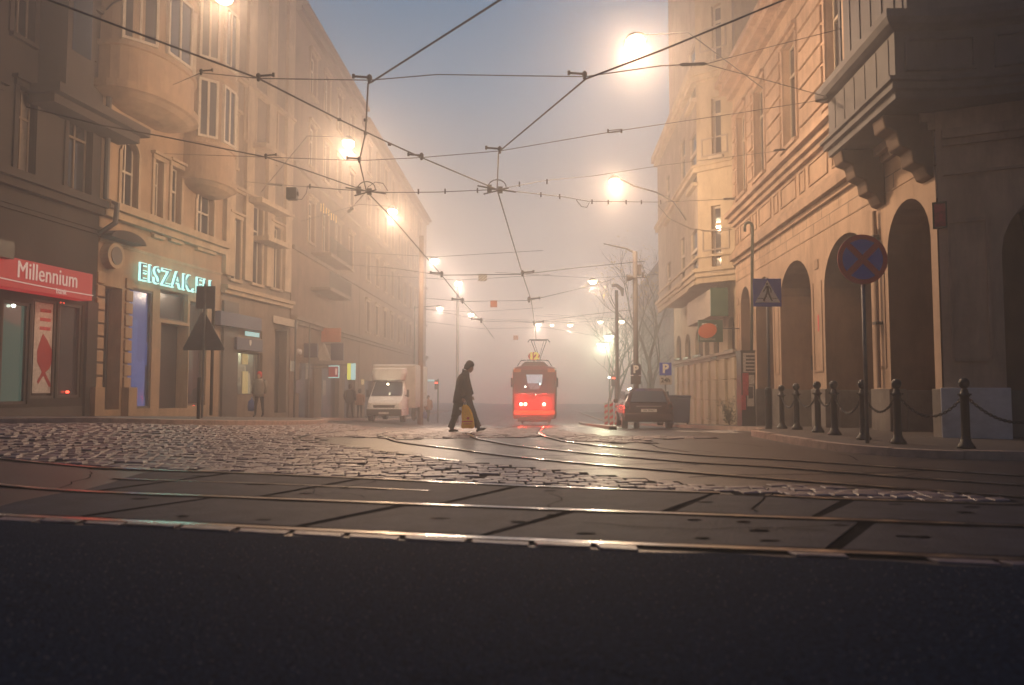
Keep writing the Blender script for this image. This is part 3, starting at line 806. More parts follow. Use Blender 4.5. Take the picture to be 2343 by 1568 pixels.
# drainpipe at the corner under the oriel
wbx = A.W(24.0, -1.0, 1.75); wb_ = MB().fbox(A, 24.16, 24.24, -1.25, -.9, 1.6, 2.05).build('notice_box', M['black']); tag(wb_, 'small dark box on the side wall inside the second wide arch', 'box')
wbp = MB().fbox(A, 20.7, 20.8, .001, .01, 2.55, 3.0).build('sticker', M['red']); tag(wbp, 'thin red sticker on the pier left of the no-stopping sign', 'sticker')
dp = empty('drainpipe', 'thin downpipe on the lit pier beside the no-stopping sign', 'drainpipe', A.W(16.75, .1, 0))
fixp(MB().tube([A.W(16.75, .09, 4.9), A.W(16.75, .09, 1.02)], .05).build('pipe', M['plastA2'], dp), dp)
fixp(MB().box(-.001, .001, -.001, .001, 0, .001).fbox(A, 16.66, 16.84, .0, .16, 4.3, 4.36).fbox(A, 16.66, 16.84, .0, .16, 2.4, 2.46).build('pipe_bracket', M['iron'], dp), dp)

# ================================================================ RIGHT: CREAM BUILDING BEYOND
C = Fr(7.2, 0, .056, 1, 1)
if C.N.x > 0: C.N = -C.N
rc = empty('cream_building', 'tall cream building beyond the arcade with stacked oriel bays and arched shopfront', 'building', (11, 38, 0))
s0C, s1C = 30.2, 46.5
opc = []
for (x0, x1, y0, y1) in ((1664, 1681, 724, 800), (1590, 1607, 750, 812), (1567, 1579, 764, 818), (1547, 1558, 768, 820)):
    a, b, z0, z1 = C.rect(x0, x1, y0, y1); opc.append((a, b, z0, z1, 'arch'))
for (x0, x1) in ((1612, 1622), (1632, 1644)):
    a, b, z0, z1 = C.rect(x0, x1, 760, 815); opc.append((a, b, z0, z1, 'arch'))
mb = wall_mb(C, s0C, s1C, -4, 8.0, opc); shell(C, s0C, s1C, -4, 8.0, 12, mb); shell(C, s0C, 38.6, 7.9, 23.98, 12, mb, n=-.05); mb.build('wall', M['plastC'], rc)
for o in opc: window(C, o, rc, gm='glass', cols=1, transom=None, fm='framed')
zc = 1+(890-820)*36/1760
bands(C, s0C, s1C, [(zc-.15, zc, .10), (zc, zc+.12, .2)], 'plastC2', rc, 'string_course')
mb = MB()
for k in range(9):       # rusticated piers of the ground floor
    a = s0C+.25+k*1.8
    z = -2.2
    while z < zc-.2:
        mb.fbox(C, a, a+.75, -.02, .12, z, min(z+.86, zc-.16)); z += .90
mb.build('rustication', M['plastC'], rc, bevel=.02)
# projecting upper floors: a splayed bay whose near side faces down the street
pa, pb = C.W(30.28, .02, 0), C.W(31.3, 1.3, 0)
CS = Fr(pa.x, pa.y, pb.x-pa.x, pb.y-pa.y, 1)
if CS.N.y > 0: CS.N = -CS.N
ls_ = (pb-pa).length; zb = 5.55
def cwin(fr, rs, n, lo, hi, wmax):
    out = []
    for r_ in rs:
        q = fr.rect(*r_, n=n); mid = (q[0]+q[1])/2; wd = min(wmax, q[1]-q[0]); mid = max(lo+wd/2+.2, min(hi-wd/2-.2, mid)); out.append((mid-wd/2, mid+wd/2, q[2], q[3]))
    return out
w0 = cwin(CS, [(1627, 1649, 222, 357), (1627, 1649, 470, 617), (1627, 1649, 10, 140)], 0, 0, ls_, .9)
mb = wall_mb(CS, 0, ls_, zb, 24, w0); mb.build('oriel_side', M['plastC'], rc)
for o in w0: window(CS, o, rc, gm='glass', cols=1, transom=.72, surround=None, fm='frame', fw=.09)
C2 = [(31.3, 38.6, 24, [(1580, 1596, 302, 427), (1580, 1595, 529, 650), (1581, 1598, 90, 230), (1556, 1567, 320, 430), (1557, 1566, 545, 650)]), (38.61, 43.4, 14.3, [(1541, 1550, 371, 479), (1540, 1549, 585, 672)])]
for i, (a, b, zt, rs_) in enumerate(C2):
    n = 1.3; ow = []
    for r_ in rs_:
        q = C.rect(*r_, n=n); mid = max(a+.9, min(b-.9, (q[0]+q[1])/2)); wd = min(1.9, q[1]-q[0]); ow.append((mid-wd/2, mid+wd/2, q[2], q[3]))
    mb = wall_mb(C, a, b, zb, zt, ow, n=n, depth=.10)
    mb.add([C.W(b, n, zb), C.W(b, -5, zb), C.W(b, -5, zt), C.W(b, n, zt)], [(0, 1, 2, 3)]); mb.add([C.W(a-(1.02 if i == 0 else 0), n if i else 0, zt), C.W(a, n, zt), C.W(b, n, zt), C.W(b, -6, zt), C.W(a-(1.02 if i == 0 else 0), -6, zt)], [(0, 1, 2, 3, 4)])
    mb.add([C.W(a-(1.02 if i == 0 else 0), 0, zb), C.W(a, n, zb), C.W(b, n, zb), C.W(b, 0, zb)], [(0, 1, 2, 3)])
    mb.build('oriel_bay', M['plastC2'], rc)
    for o in ow:
        mb = MB(); mb.fbox(C, o[0], o[1], n-.12, n-.09, o[2], o[3]); wo = mb.build('window', M['glass'], rc)
        mb = MB(); mb.fbox(C, o[0], o[0]+.12, n-.089, n-.02, o[2], o[3]); mb.fbox(C, o[1]-.12, o[1], n-.089, n-.02, o[2], o[3]); mb.fbox(C, o[0]+.12, o[1]-.12, n-.089, n-.03, o[3]-.9, o[3]-.78); mb.build('window_frame', M['frame'], wo)
        MB().fbox(C, o[0]-.15, o[1]+.15, n-.02, n+.18, o[2]-.16, o[2]-.01).build('sill', M['plastC'], wo)
for fr, a, b, n in ((CS, -.02, ls_+.1, 0), (C, 31.3, 43.5, 1.3)):
    top_ = 14.3 if fr is C else 24
    bands(fr, a, b, [(zb-.25, zb, -.25+.3), (zb, zb+.2, .12), (zb+.2, zb+.36, .2), (zb+.8, zb+.9, .06), (9.9, 10.1, .16), (10.1, 10.2, .24), (13.7, 13.9, .2), (13.9, 14.25, .34)], 'plastC', rc, 'string_course', n=n)
mb = MB()
for z0_, z1_ in ((6.6, 7.4), (10.5, 11.2), (14.9, 15.8)):
    mb.fbox(CS, .25, ls_-.2, -.01, .03, z0_, z0_+.06); mb.fbox(CS, .25, ls_-.2, -.01, .03, z1_, z1_+.06); mb.fbox(CS, .25, .31, -.01, .03, z0_+.062, z1_-.002); mb.fbox(CS, ls_-.26, ls_-.2, -.01, .03, z0_+.062, z1_-.002)
mb.build('apron_panel', M['plastC2'], rc)
fix_children(rc)
# slanted shop fascia box
q = C.hit(1683, 700)[0]; bs = empty('fascia_board', 'long pale fascia board with dark end jutting from the cream building', 'sign', C.W(31.2, .5, 0))
bz0, bz1 = C.hit(1670, 703, .9)[1], C.hit(1670, 634, .9)[1]
fixp(MB().fbox(C, 30.7, 36.2, .30, .95, bz0, bz1).build('board', M['canvas'], bs), bs)
fixp(MB().fbox(C, 30.62, 30.698, .28, .97, bz0-.03, bz1+.03).build('end_panel', M['green'], bs), bs)
# cash machine sign
gsx = P(1596, 733, 29.6); gs2 = P(1652, 783, 29.6)
gs = empty('hanging_sign', 'dark green hanging sign with an orange disc beside the fascia board', 'sign', ((gsx.x+gs2.x)/2, 29.6, gs2.z))
mb = MB(); mb.box(gsx.x, gs2.x, 29.5, 29.62, gs2.z, gsx.z); fixp(mb.build('sign_panel', M['green'], gs), gs)
cxg, czg = P(1618, 757, 29.49).x, P(1618, 757, 29.49).z
mb = MB(); o = [(cxg+.36*math.cos(k*.3142), czg+.29*math.sin(k*.3142+.15)) for k in range(20)]; mb.prism(o, lambda a, b, d: (a, d, b), 29.475, 29.49); fixp(mb.build('orange_disc', M['orange'], gs), gs)
fixp(MB().box(gsx.x+.12, gsx.x+.32, 29.48, 29.492, gsx.z-.32, gsx.z-.12).build('logo_square', M['signw'], gs), gs)
fixp(text_mesh('lettering', 'BANK', .15, M['signw'], face_M((cxg+.18, 29.488, gsx.z-.22), (1, 0, 0)), gs, .004), gs)
fixp(text_mesh('lettering', 'Bankomat', .15, M['dirtyw'], face_M((cxg, 29.488, gs2.z+.11), (1, 0, 0)), gs, .004), gs)
fixp(MB().box(gs2.x, gs2.x+.35, 29.54, 29.58, gs2.z+.5, gs2.z+.54).box(gs2.x+.33, C.W(29.6, 0, 0).x+.1, 29.54, 29.58, gs2.z+.5, gs2.z+.54).build('bracket', M['iron'], gs), gs)

# ================================================================ LEFT ROW
L = Fr(-16.9, 0, .15, 1, -1)
if L.N.x < 0: L.N = -L.N
def lbuild(name, label, px0, px1, ztop, wm, tm, rects, shop, arches=(), n=0, wfm='frame', d=10, zlo=-1.5, gm='glass', bandz=(), roofm='roofgrey', s_over=None, trans=.68):
    s0, s1 = (L.hit(px0)[0], L.hit(px1)[0]) if s_over is None else s_over
    mid = L.W((s0+s1)/2, -4, 0); r = empty(name, label, 'building', (mid.x, mid.y, 0))
    ops = []
    for x0, x1, y0, y1 in rects: ops.append(L.rect(x0, x1, y0, y1, n)+('r',))
    for x0, x1, y0, y1 in arches: ops.append(L.rect(x0, x1, y0, y1, n)+('arch',))
    ops = [(max(o[0], s0+.1), min(o[1], s1-.1), *o[2:]) for o in ops]
    so = []
    for x0, x1, y0, y1, kind, dep in shop: so.append(L.rect(x0, x1, y0, y1, n)+('r', dep))
    mb = wall_mb(L, s0, s1, zlo, ztop, ops+so, n=n); shell(L, s0, s1, zlo, ztop, d, mb, n=n); mb.build('wall', M[wm], r)
    for o in ops: window(L, o, r, n=n, gm=random.choice((gm, gm, 'glassw')), fm=wfm, surround=tm, cols=2, transom=trans if o[4] == 'r' else .6)
    for z0, z1, pr in bandz: bands(L, s0, s1, [(z0, (z0+z1)/2, pr*.6), ((z0+z1)/2, z1, pr)], tm, r, 'string_course', n=n)
    for (x0, x1, y0, y1, kind, dep), o in zip(shop, so):
        if kind == 'none': continue
        mb = MB().add([L.W(o[0]-.01, n-dep*.8, o[2]-.01), L.W(o[1]+.01, n-dep*.8, o[2]-.01), L.W(o[1]+.01, n-dep*.8, o[3]+.01), L.W(o[0]-.01, n-dep*.8, o[3]+.01)], [(0, 1, 2, 3)])
        mb.build('door' if kind == 'wood' else 'shop_window', M[kind], r)
        if kind != 'wood':
            mb = MB()
            for a in (o[0]+.003, o[1]-.083): mb.fbox(L, a, a+.08, n-dep*.8+.01, n-dep*.8+.09, o[2], o[3])
            mb.fbox(L, o[0]+.085, o[1]-.085, n-dep*.8+.01, n-dep*.8+.09, o[2], o[2]+.08); mb.fbox(L, o[0]+.085, o[1]-.085, n-dep*.8+.01, n-dep*.8+.09, o[3]-.08, o[3]); mb.build('shop_frame', M['framed'], r)
    mb = MB(); mb.fbox(L, s0, s1, -d, n+.6, ztop, ztop+.3); mb.build('roof', M[roofm], r)
    return r, s0, s1
zt1 = L.hit(40, 425)[1]; ztc = L.hit(219, 486)[1]
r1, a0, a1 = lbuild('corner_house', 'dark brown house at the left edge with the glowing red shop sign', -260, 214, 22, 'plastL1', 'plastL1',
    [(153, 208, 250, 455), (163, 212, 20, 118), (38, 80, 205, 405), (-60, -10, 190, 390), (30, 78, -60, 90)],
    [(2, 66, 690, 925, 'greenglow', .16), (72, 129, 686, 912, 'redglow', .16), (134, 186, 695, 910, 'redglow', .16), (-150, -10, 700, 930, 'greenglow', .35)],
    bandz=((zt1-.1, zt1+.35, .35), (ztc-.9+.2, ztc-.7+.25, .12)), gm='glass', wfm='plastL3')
# shallow square bay with sill slab
mb = MB(); sb0, sb1 = L.hit(60)[0], L.hit(128)[0]; zb = L.hit(120, 340)[1]
mb.fbox(L, sb0, sb1, -.05, .9, 9.6, 21.9); mb.build('bay', M['plastL1'], r1)
mb = MB(); mb.fbox(L, sb0-.4, sb1+2.6, -.05, 1.05, 9.35, 9.62); mb.fbox(L, sb0-.3, sb1+2.4, -.05, .8, 9.1, 9.347); mb.build('bay_sill', M['plastL1'], r1)
mb = MB()
for a_ in (sb0+.25, sb1-.95): mb.fbox(L, a_, a_+.7, .88, .93, 10.8, 13.4)
mb.build('bay_window', M['glass'], r1)
MB().fbox(L, L.hit(189)[0], L.hit(213)[0], -.02, .10, -1, L.hit(200, 690)[1]).build('pier', M['plastL1'], r1)
MB().fbox(L, a0, L.hit(186)[0], -.02, .06, -1, L.hit(100, 928)[1]-.05).build('shop_base', M['dark'], r1)
fix_children(r1)

r2, b0, b1 = lbuild('oriel_house', 'yellow plaster house on the left with rounded oriels, above the teal letters', 214.5, 500, 22.5, 'plastL2', 'trimL2',
    [(351, 370, 368, 540), (390, 412, 384, 550), (300, 336, 20, 150)],
    [(221, 276, 655, 938, 'dark', .7), (292, 347, 661, 935, 'blueglow', .16), (366, 430, 742, 935, 'wood', .6), (432, 472, 692, 928, 'redglow', .35), (366, 430, 668, 735, 'redglow', .3)],
    arches=[(276, 314, 322, 500), (450, 487, 430, 572)], bandz=((ztc-.05, ztc+.45, .40), (ztc-.9, ztc-.8, .06)))
def round_bay(root, sc_, hw, pr, z0, z1, m, mt, wins=True):
    K = 18; pl = []
    for k in range(K+1):
        t = math.pi*k/K; pl.append((sc_-hw*math.cos(t), pr*math.sin(t)**.75))
    prof = [(.45, z0-.62), (.72, z0-.52), (.90, z0-.42), (1.02, z0-.30), (1.10, z0-.26), (1.10, z0-.02), (1.0, z0), (1.0, z0+1.15), (1.05, z0+1.18), (1.05, z0+1.3), (.98, z0+1.32), (.98, z0+3.9), (1.06, z0+4.0), (1.06, z0+4.2), (.98, z0+4.25), (.98, z1)]
    mb = MB(); o = 0; n = len(pl)
    for sc2, z in prof:
        for a, b in pl: mb.v.append(tuple(L.W(sc_+(a-sc_)*sc2, b*sc2-.02, z)))
    for i in range(len(prof)-1):
        for k in range(n-1): mb.f.append((i*n+k, i*n+k+1, (i+1)*n+k+1, (i+1)*n+k))
    mb.f.append(tuple(range(n)))
    mb.build('oriel', M[m], root)
    if wins:
        for f0, f1 in ((.16, .32), (.42, .58), (.68, .84)):
            k0, k1 = int(f0*K), int(f1*K)+1
            for zz0, zz1 in ((z0+1.4, z0+3.7), (z0+4.5, z0+6.9)):
                g = MB(); q = [L.W(sc_+(pl[k][0]-sc_)*.995, pl[k][1]*.995, z) for z in (zz0, zz1) for k in (k0, k1)]
                nn = (L.W(0, 1, 0)-L.W(0, 0, 0))
                pa, pb = Vector(q[0]), Vector(q[1]); f = Fr(pa.x, pa.y, pb.x-pa.x, pb.y-pa.y, 1)
                if f.N.dot(L.N) < 0: f.N = -f.N
                ln = (pb-pa).length
                fo = MB()
                fo.fbox(f, 0, .09, -.02, .10, zz0, zz1); fo.fbox(f, ln-.09, ln, -.02, .10, zz0, zz1); fo.fbox(f, .09, ln-.09, -.02, .10, zz0, zz0+.09); fo.fbox(f, .09, ln-.09, -.02, .10, zz1-.09, zz1); fo.fbox(f, ln/2-.04, ln/2+.04, -.02, .09, zz0+.09, zz1-.09)
                wo = fo.build('window', M['frame'], root)
                MB().fbox(f, .09, ln-.09, .03, .05, zz0+.09, zz1-.09).build('pane', M['glass'], wo)
sA, sB = L.hit(240)[0], L.hit(398)[0]
round_bay(r2, (sA+sB)/2-.6, (sB-sA)/2+.2, 1.5, 10.9, 22.3, 'plastL2', 'trimL2')
sA, sB = L.hit(405)[0], L.hit(505)[0]
zb2 = L.hit(470, 395, .8)[1]
round_bay(r2, (sA+sB)/2-.2, (sB-sA)/2-.2, 1.1, zb2, 22.3, 'plastL2', 'trimL2', wins=True)
# oval relief, clock-like roundel and hood over the shop
mb = MB(); cs, cz = L.hit(254, 586, .1)
mb.prism([(cs+.42*math.cos(k*.3142), cz+.42*math.sin(k*.3142)) for k in range(20)], lambda a, b, d: L.W(a, d, b), 0, .30); mb.build('roundel', M['trimL2'], r2)
mb = MB(); mb.prism([(cs+.27*math.cos(k*.3142), cz+.30*math.sin(k*.3142)) for k in range(20)], lambda a, b, d: L.W(a, d, b), .301, .32); mb.build('roundel_recess', M['dark'], r2)
mb = MB(); ch, zh = L.hit(272, 545, .1); prof = [(ch+.75*math.cos(k*math.pi/10)*1.2, zh-.12+.32*math.sin(k*math.pi/10)) for k in range(11)]
mb.prism(prof, lambda a, b, d: L.W(a, d, b), 0, .5); mb.build('hood', M['plastL1'], r2)
for xx in (206, 283):
    mb = MB(); s_ = L.hit(xx)[0]; mb.fbox(L, s_-.12, s_+.32, 0, .28, -1, 1.05); mb.build('guard_stone', M['plastL2'], r2)
mb = MB()
for k in range(11):      # rusticated pier edges
    z = .6+k*.42
    if z > L.hit(285, 640)[1]: break
    for xx in (213, 280): s_ = L.hit(xx)[0]; mb.fbox(L, s_-.02, s_+.34, -.02, .07, z, z+.36)
mb.build('rustication', M['plastL2'], r2, bevel=.02)
fix_children(r2)
dpl = empty('drainpipe', 'dark drainpipe between the brown and the yellow house', 'drainpipe', L.W(L.hit(220)[0], .15, 0))
s_ = L.hit(219)[0]
fixp(MB().tube([L.W(s_, .14, 21), L.W(s_, .14, ztc+.5), L.W(s_, .55, ztc+.3), L.W(s_, .5, ztc-.3), L.W(s_-.25, .12, ztc-.7)], .09).build('pipe', M['iron'], dpl), dpl)

r3, c0_, c1_ = lbuild('tan_house', 'tan house behind the triangular sign with tall pale pilasters and balconies', 500.5, 659.5, 21.5, 'plastL3', 'trimL2',
    [(525, 548, 500, 640), (575, 598, 470, 650), (618, 640, 520, 660), (560, 583, 210, 330), (615, 632, 250, 370), (520, 540, 260, 380)],
    [(506, 534, 700, 945, 'none', .1), (540, 600, 806, 905, 'warmglow', .3), (560, 600, 756, 774, 'greenglow', .2), (628, 655, 755, 945, 'wood', .5)],
    bandz=((L.hit(560, 672)[1]-.2, L.hit(560, 672)[1]+.15, .3), (9.5, 9.75, .2), (14.4, 14.65, .2)))
mb = MB()
for x in (512, 556, 606, 648):
    s_ = L.hit(x)[0]; mb.fbox(L, s_-.35, s_+.35, -.02, .16, L.hit(560, 655)[1]+.25, 21.3)
mb.build('pilaster', M['trimL2'], r3)
mb = MB(); mb.fbox(L, L.hit(503)[0], L.hit(537)[0], -.02, .12, -1, L.hit(520, 690)[1]); mb.build('shopfront_panel', M['dark'], r3)
for (x0, x1, y0, y1) in ((595, 640, 330, 352), (585, 655, 455, 480), (600, 650, 545, 560)):
    q = L.rect(x0, x1, y0, y1, .5); MB().fbox(L, q[0], q[1], -.02, .8, q[2], q[2]+.22).build('balcony_slab', M['trimL2'], r3)
for i, (x0, x1, y0, y1) in enumerate(((555, 567, 804, 834), (555, 567, 850, 904))):
    q = L.rect(x0, x1, y0, y1, -.2); MB().fbox(L, q[0], q[1], -.22, -.19, q[2], q[3]).build('lit_strip', M['yellowglow'], r3)
q = L.rect(562, 597, 760, 773, -.1); MB().fbox(L, q[0], q[1], -.14, -.10, q[2], q[3]).build('lit_transom', M['cyanglow'], r3)
fix_children(r3)

L4 = Fr(-12.13, 0, .0256, 1, -1)
if L4.N.x < 0: L4.N = -L4.N
Lold = L; 
def on(fr): 
    global L; L = fr
on(L4)
wins4 = []
for zr in (9.0, 13.2, 17.2):
    for s_ in (41.3, 44.2, 47.1): wins4.append((s_, s_+1.2, zr, zr+2.3))
def wrect(s_, z0, z1, w_=1.2): return (s_, s_+w_, z0, z1)
def house4(name, label, s0, s1, zt, wm, ww, shops):
    r = empty(name, label, 'building', (-15, (s0+s1)/2, -1)); ops = [(*o, 'r') for o in ww]
    mb = wall_mb(L4, s0, s1, -4, zt, ops+[(*o[:4], 'r', .3) for o in shops]); shell(L4, s0, s1, -4, zt, 11, mb); mb.build('wall', M[wm], r)
    for o in ops: window(L4, o, r, surround='trimL2', cols=2, gm=random.choice(('glass', 'glass', 'glassw')))
    for o in shops: MB().add([L4.W(o[0], -.25, o[2]), L4.W(o[1], -.25, o[2]), L4.W(o[1], -.25, o[3]), L4.W(o[0], -.25, o[3])], [(0, 1, 2, 3)]).build('shop_window', M[o[4]], r)
    bands(L4, s0, s1, [(4.3, 4.5, .2), (4.5, 4.7, .35), (8.1, 8.3, .15), (12.4, 12.6, .15), (zt-.5, zt-.2, .3), (zt-.2, zt, .6)], 'plastL3', r, 'cornice')
    # pitched roof
    mb = MB(); W = L4.W; mb.add([W(s0, .6, zt), W(s1, .6, zt), W(s1, -5, zt+2.4), W(s0, -5, zt+2.4), W(s1, -11, zt), W(s0, -11, zt)], [(0, 1, 2, 3), (3, 2, 4, 5), (0, 3, 5), (1, 4, 2), (0, 5, 4, 1)]); mb.build('roof', M['roof'], r)
    for k in range(int((s1-s0)/7)): 
        a = s0+3+k*6.5; MB().fbox(L4, a, a+.9, -4.2, -3.3, zt+1, zt+3.6).build('chimney', M['plastL4'], r.children[-1] if r.children[-1].name.startswith('roof') else r)
    return r
h4 = house4('russet_house', 'russet tenement on the left with balconies over the crowded shop signs', 38.6, 54, 21.0, 'plastL4', wins4+[wrect(50.5, z, z+2.3) for z in (9, 13.2, 17.2)], [(40.2, 43, -.8, 2.4, 'redglow'), (44.5, 48.5, -.9, 2.2, 'redglow'), (50, 53, -1, 2.0, 'glass')])
for z in (6.4, 8.3):
    mb = MB(); mb.fbox(L4, 42, 47, 0, 1.1, z, z+.2); bl = mb.build('balcony', M['plastL3'], h4)
    mb = MB(); mb.fbox(L4, 42, 47, 1.04, 1.09, z+1.0, z+1.06)
    for k in range(26): mb.fbox(L4, 42.02+k*.197, 42.05+k*.197, 1.05, 1.08, z+.2, z+1.0)
    mb.build('railing', M['iron'], bl)
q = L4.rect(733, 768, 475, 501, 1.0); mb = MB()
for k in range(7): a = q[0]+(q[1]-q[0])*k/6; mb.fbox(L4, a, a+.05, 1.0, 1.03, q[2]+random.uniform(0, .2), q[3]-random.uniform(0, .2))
mb.build('railing_glow_bars', M['railglow'], h4)  # no lamp: added glowing bars imitate the lit part of the railing
for x0, x1, y0, y1, mm_ in ((664, 672, 826, 850, 'warmglow'), (699, 712, 832, 868, 'warmglow'), (738, 744, 870, 905, 'warmglow'), (826, 832, 868, 880, 'yellowglow'), (676, 690, 870, 900, 'redglow')):
    q = L4.rect(x0, x1, y0, y1, .02); MB().fbox(L4, q[0], q[1], .01, .05, q[2], q[3]).build('lit_window', M[mm_], h4)
fix_children(h4)
h5 = house4('rear_terrace', 'long fog-dimmed terrace running away down the left side of the street', 54.1, 88, 20.4, 'plastL4', [wrect(56+k*3.3, z, z+2.2) for k in range(9) for z in (5.2, 9.0, 13.0, 17.0)], [(56+k*5, 59.5+k*5, -1.4, 1.6, 'glass') for k in range(6)])
fix_children(h5)
on(Lold)
# far terrace on the right, beyond the trees
h6 = empty('rear_terrace', 'pale terrace almost lost in the fog behind the bare trees on the right', 'building', (16, 85, -1))
RF = Fr(11.5, 0, .056, 1, 1)
if RF.N.x > 0: RF.N = -RF.N
opf = [(70+k*3.2, 71.2+k*3.2, z, z+2.1, 'r') for k in range(12) for z in (2.5, 6.5, 10.5)]
mb = wall_mb(RF, 68, 110, -4, 14, opf); shell(RF, 68, 110, -4, 14, 12, mb); fixp(mb.build('wall', M['plastC2'], h6), h6)
for o in opf:
    wo = MB().fbox(RF, o[0], o[1], -.22, -.18, o[2], o[3]).build('window', M['glass'], h6); fixp(wo, h6)
fixp(MB().fbox(RF, 68, 110, -12, .6, 14, 14.4).build('roof', M['roof'], h6), h6)

# ================================================================ SIGNS OF THE LEFT SHOPS
def lsign(name, label, fr, rect, n, th, m, group=None):
    q = fr.rect(*rect, n=n+th); c = fr.W((q[0]+q[1])/2, n, q[2]); r = empty(name, label, 'sign', c, group=group)
    b = MB().fbox(fr, q[0], q[1], n, n+th, q[2], q[3]).build('sign_box', M[m], r, bevel=.01); fixp(b, r); return r, q
# red sign
zA, zB = L.hit(100, 604, .55)[1], L.hit(100, 671, .55)[1]
sa, sbb = L.hit(-120, 600, .55)[0], L.hit(212, 655, .55)[0]
rs = empty('lit_sign', 'long glowing red shop sign lettered Millennium on the brown house', 'sign', L.W((sa+sbb)/2, .1, zB))
fixp(MB().fbox(L, sa, sbb, .06, .55, zB, zA).build('sign_box', M['signred'], rs, bevel=.02), rs)
tdir = L.t
fixp(text_mesh('lettering', 'Millennium', .66, M['signredl'], face_M(L.W(L.hit(113, 618, .57)[0], .565, (zA*.62+zB*.38)), tdir), rs, .01, bold=0, sx=.78, sp_=1.02), rs)
fixp(text_mesh('lettering', 'bank', .22, M['signredl'], face_M(L.W(L.hit(141, 660, .57)[0], .565, zB+.12), tdir), rs, .005), rs)
mb = MB(); pts = [L.W(sa+(sbb-sa)*k/30, .565, zB+(zA-zB)*(.30+.10*math.sin(k/30*2.2+2.9)*1)) for k in range(31)]
mb.tube(pts, .018, 6); fixp(mb.build('curved_stroke', M['signredl'], rs), rs)
fixp(MB().fbox(L, L.hit(-40, 590, .6)[0], L.hit(18, 570, .6)[0], .1, .8, zA-.1, zA+.35).build('awning_end', M['black'], rs), rs)
# poster with a red leaf-like figure behind the window
ps, q = lsign('window_poster', 'tall pale poster with a red plume behind the brown house window', L, (77, 125, 690, 900), -.10, .02, 'paper')
cs, cz = (q[0]+q[1])/2, (q[2]+q[3])/2-.3
leaf = [(0, 1.0), (.16, .75), (.34, .35), (.36, -.1), (.2, -.45), (.02, -.62), (.3, -1.25), (.14, -1.2), (-.06, -.75), (-.3, -1.1), (-.34, -1.0), (-.12, -.6), (-.3, -.2), (-.28, .25), (-.16, .6)]
k_ = (q[1]-q[0])/1.1
mb = MB(); mb.prism([(cs+(a*1.25-b*.10)*k_, cz+b*.70) for a, b in leaf], lambda a, b, d: L.W(a, d, b), -.079, -.075); fixp(mb.build('poster_figure', M['tint'], ps), ps)
mb = MB()
for k in range(3): mb.fbox(L, cs-.28*k_, cs+.28*k_, -.079, -.075, q[3]-.32-k*.26, q[3]-.22-k*.26)
fixp(mb.build('poster_lines', M['paperr'], ps), ps)
# small lamps inside the windows
for i, (x, y, kind, lb) in enumerate(((152, 691, 'lampw', 'leftmost of the row of three small spots in the brown house window'), (31 , 640+60, 'lampw', 'single white spot lamp at the far left shop window'), (154, 897, 'redled', 'red alarm light low in the brown house window'), (443, 930, 'redled', 'red alarm light in the window behind the triangular sign'))):
    s_, z = L.hit(x, y, -.05); o = MB().lathe([(.02, -.04), (.05, -.02), (.05, .02), (.02, .04)], *L.W(s_, -.05, z)).build('small_light', M[kind]); tag(o, lb, 'light')
for i, x in enumerate((136, 145)):
    s_, z = L.hit(x, 691, -.05); o = MB().lathe([(.02, -.04), (.05, -.02), (.05, .02), (.02, .04)], *L.W(s_, -.05, z)).build('small_light', M['redled']); tag(o, 'pinkish window spot, %s the white one' % ('two places from' if i == 0 else 'next to'), 'light')
# teal letters: back-lit channel letters standing off the wall
q0, q1 = L.hit(325, 632, .3), L.hit(475, 668, .3); ns = empty('neon_sign', 'white and teal glowing letters over the yellow house shop', 'sign', L.W((q0[0]+q1[0])/2, .1, q0[1]-.4))
zc_ = (L.hit(400, 640, .3)[1])
fixp(text_mesh('lettering', 'EISZAK.EU', .86, M['neon'], face_M(L.W((q0[0]+q1[0])/2+.15, .22, zc_-.02), tdir), ns, .03, bold=.022, sx=1.0, sp_=1.2), ns)
fixp(text_mesh('letter_faces', 'EISZAK.EU', .86, M['signgrey'], face_M(L.W((q0[0]+q1[0])/2+.15, .275, zc_-.02), tdir), ns, .02, bold=-.014, sx=1.0, sp_=1.2), ns)
for k in range(4):
    ld = bpy.data.lights.new('neon_light', 'POINT'); ld.energy = 32; ld.color = (.35, 1, .85); ld.shadow_soft_size = .2
    lo = bpy.data.objects.new('neon_light', ld); COL.objects.link(lo); lo.location = L.W(q0[0]+(q1[0]-q0[0])*(k+.5)/4, .42, zc_); lo.parent = ns; fixp(lo, ns)
ld = bpy.data.lights.new('sign_light', 'POINT'); ld.energy = 30; ld.color = (1, .06, .05); ld.shadow_soft_size = .6
lo = bpy.data.objects.new('sign_light', ld); COL.objects.link(lo); lo.location = L.W((sa+sbb)/2+2, 1.1, zB-.2); lo.parent = rs; fixp(lo, rs)
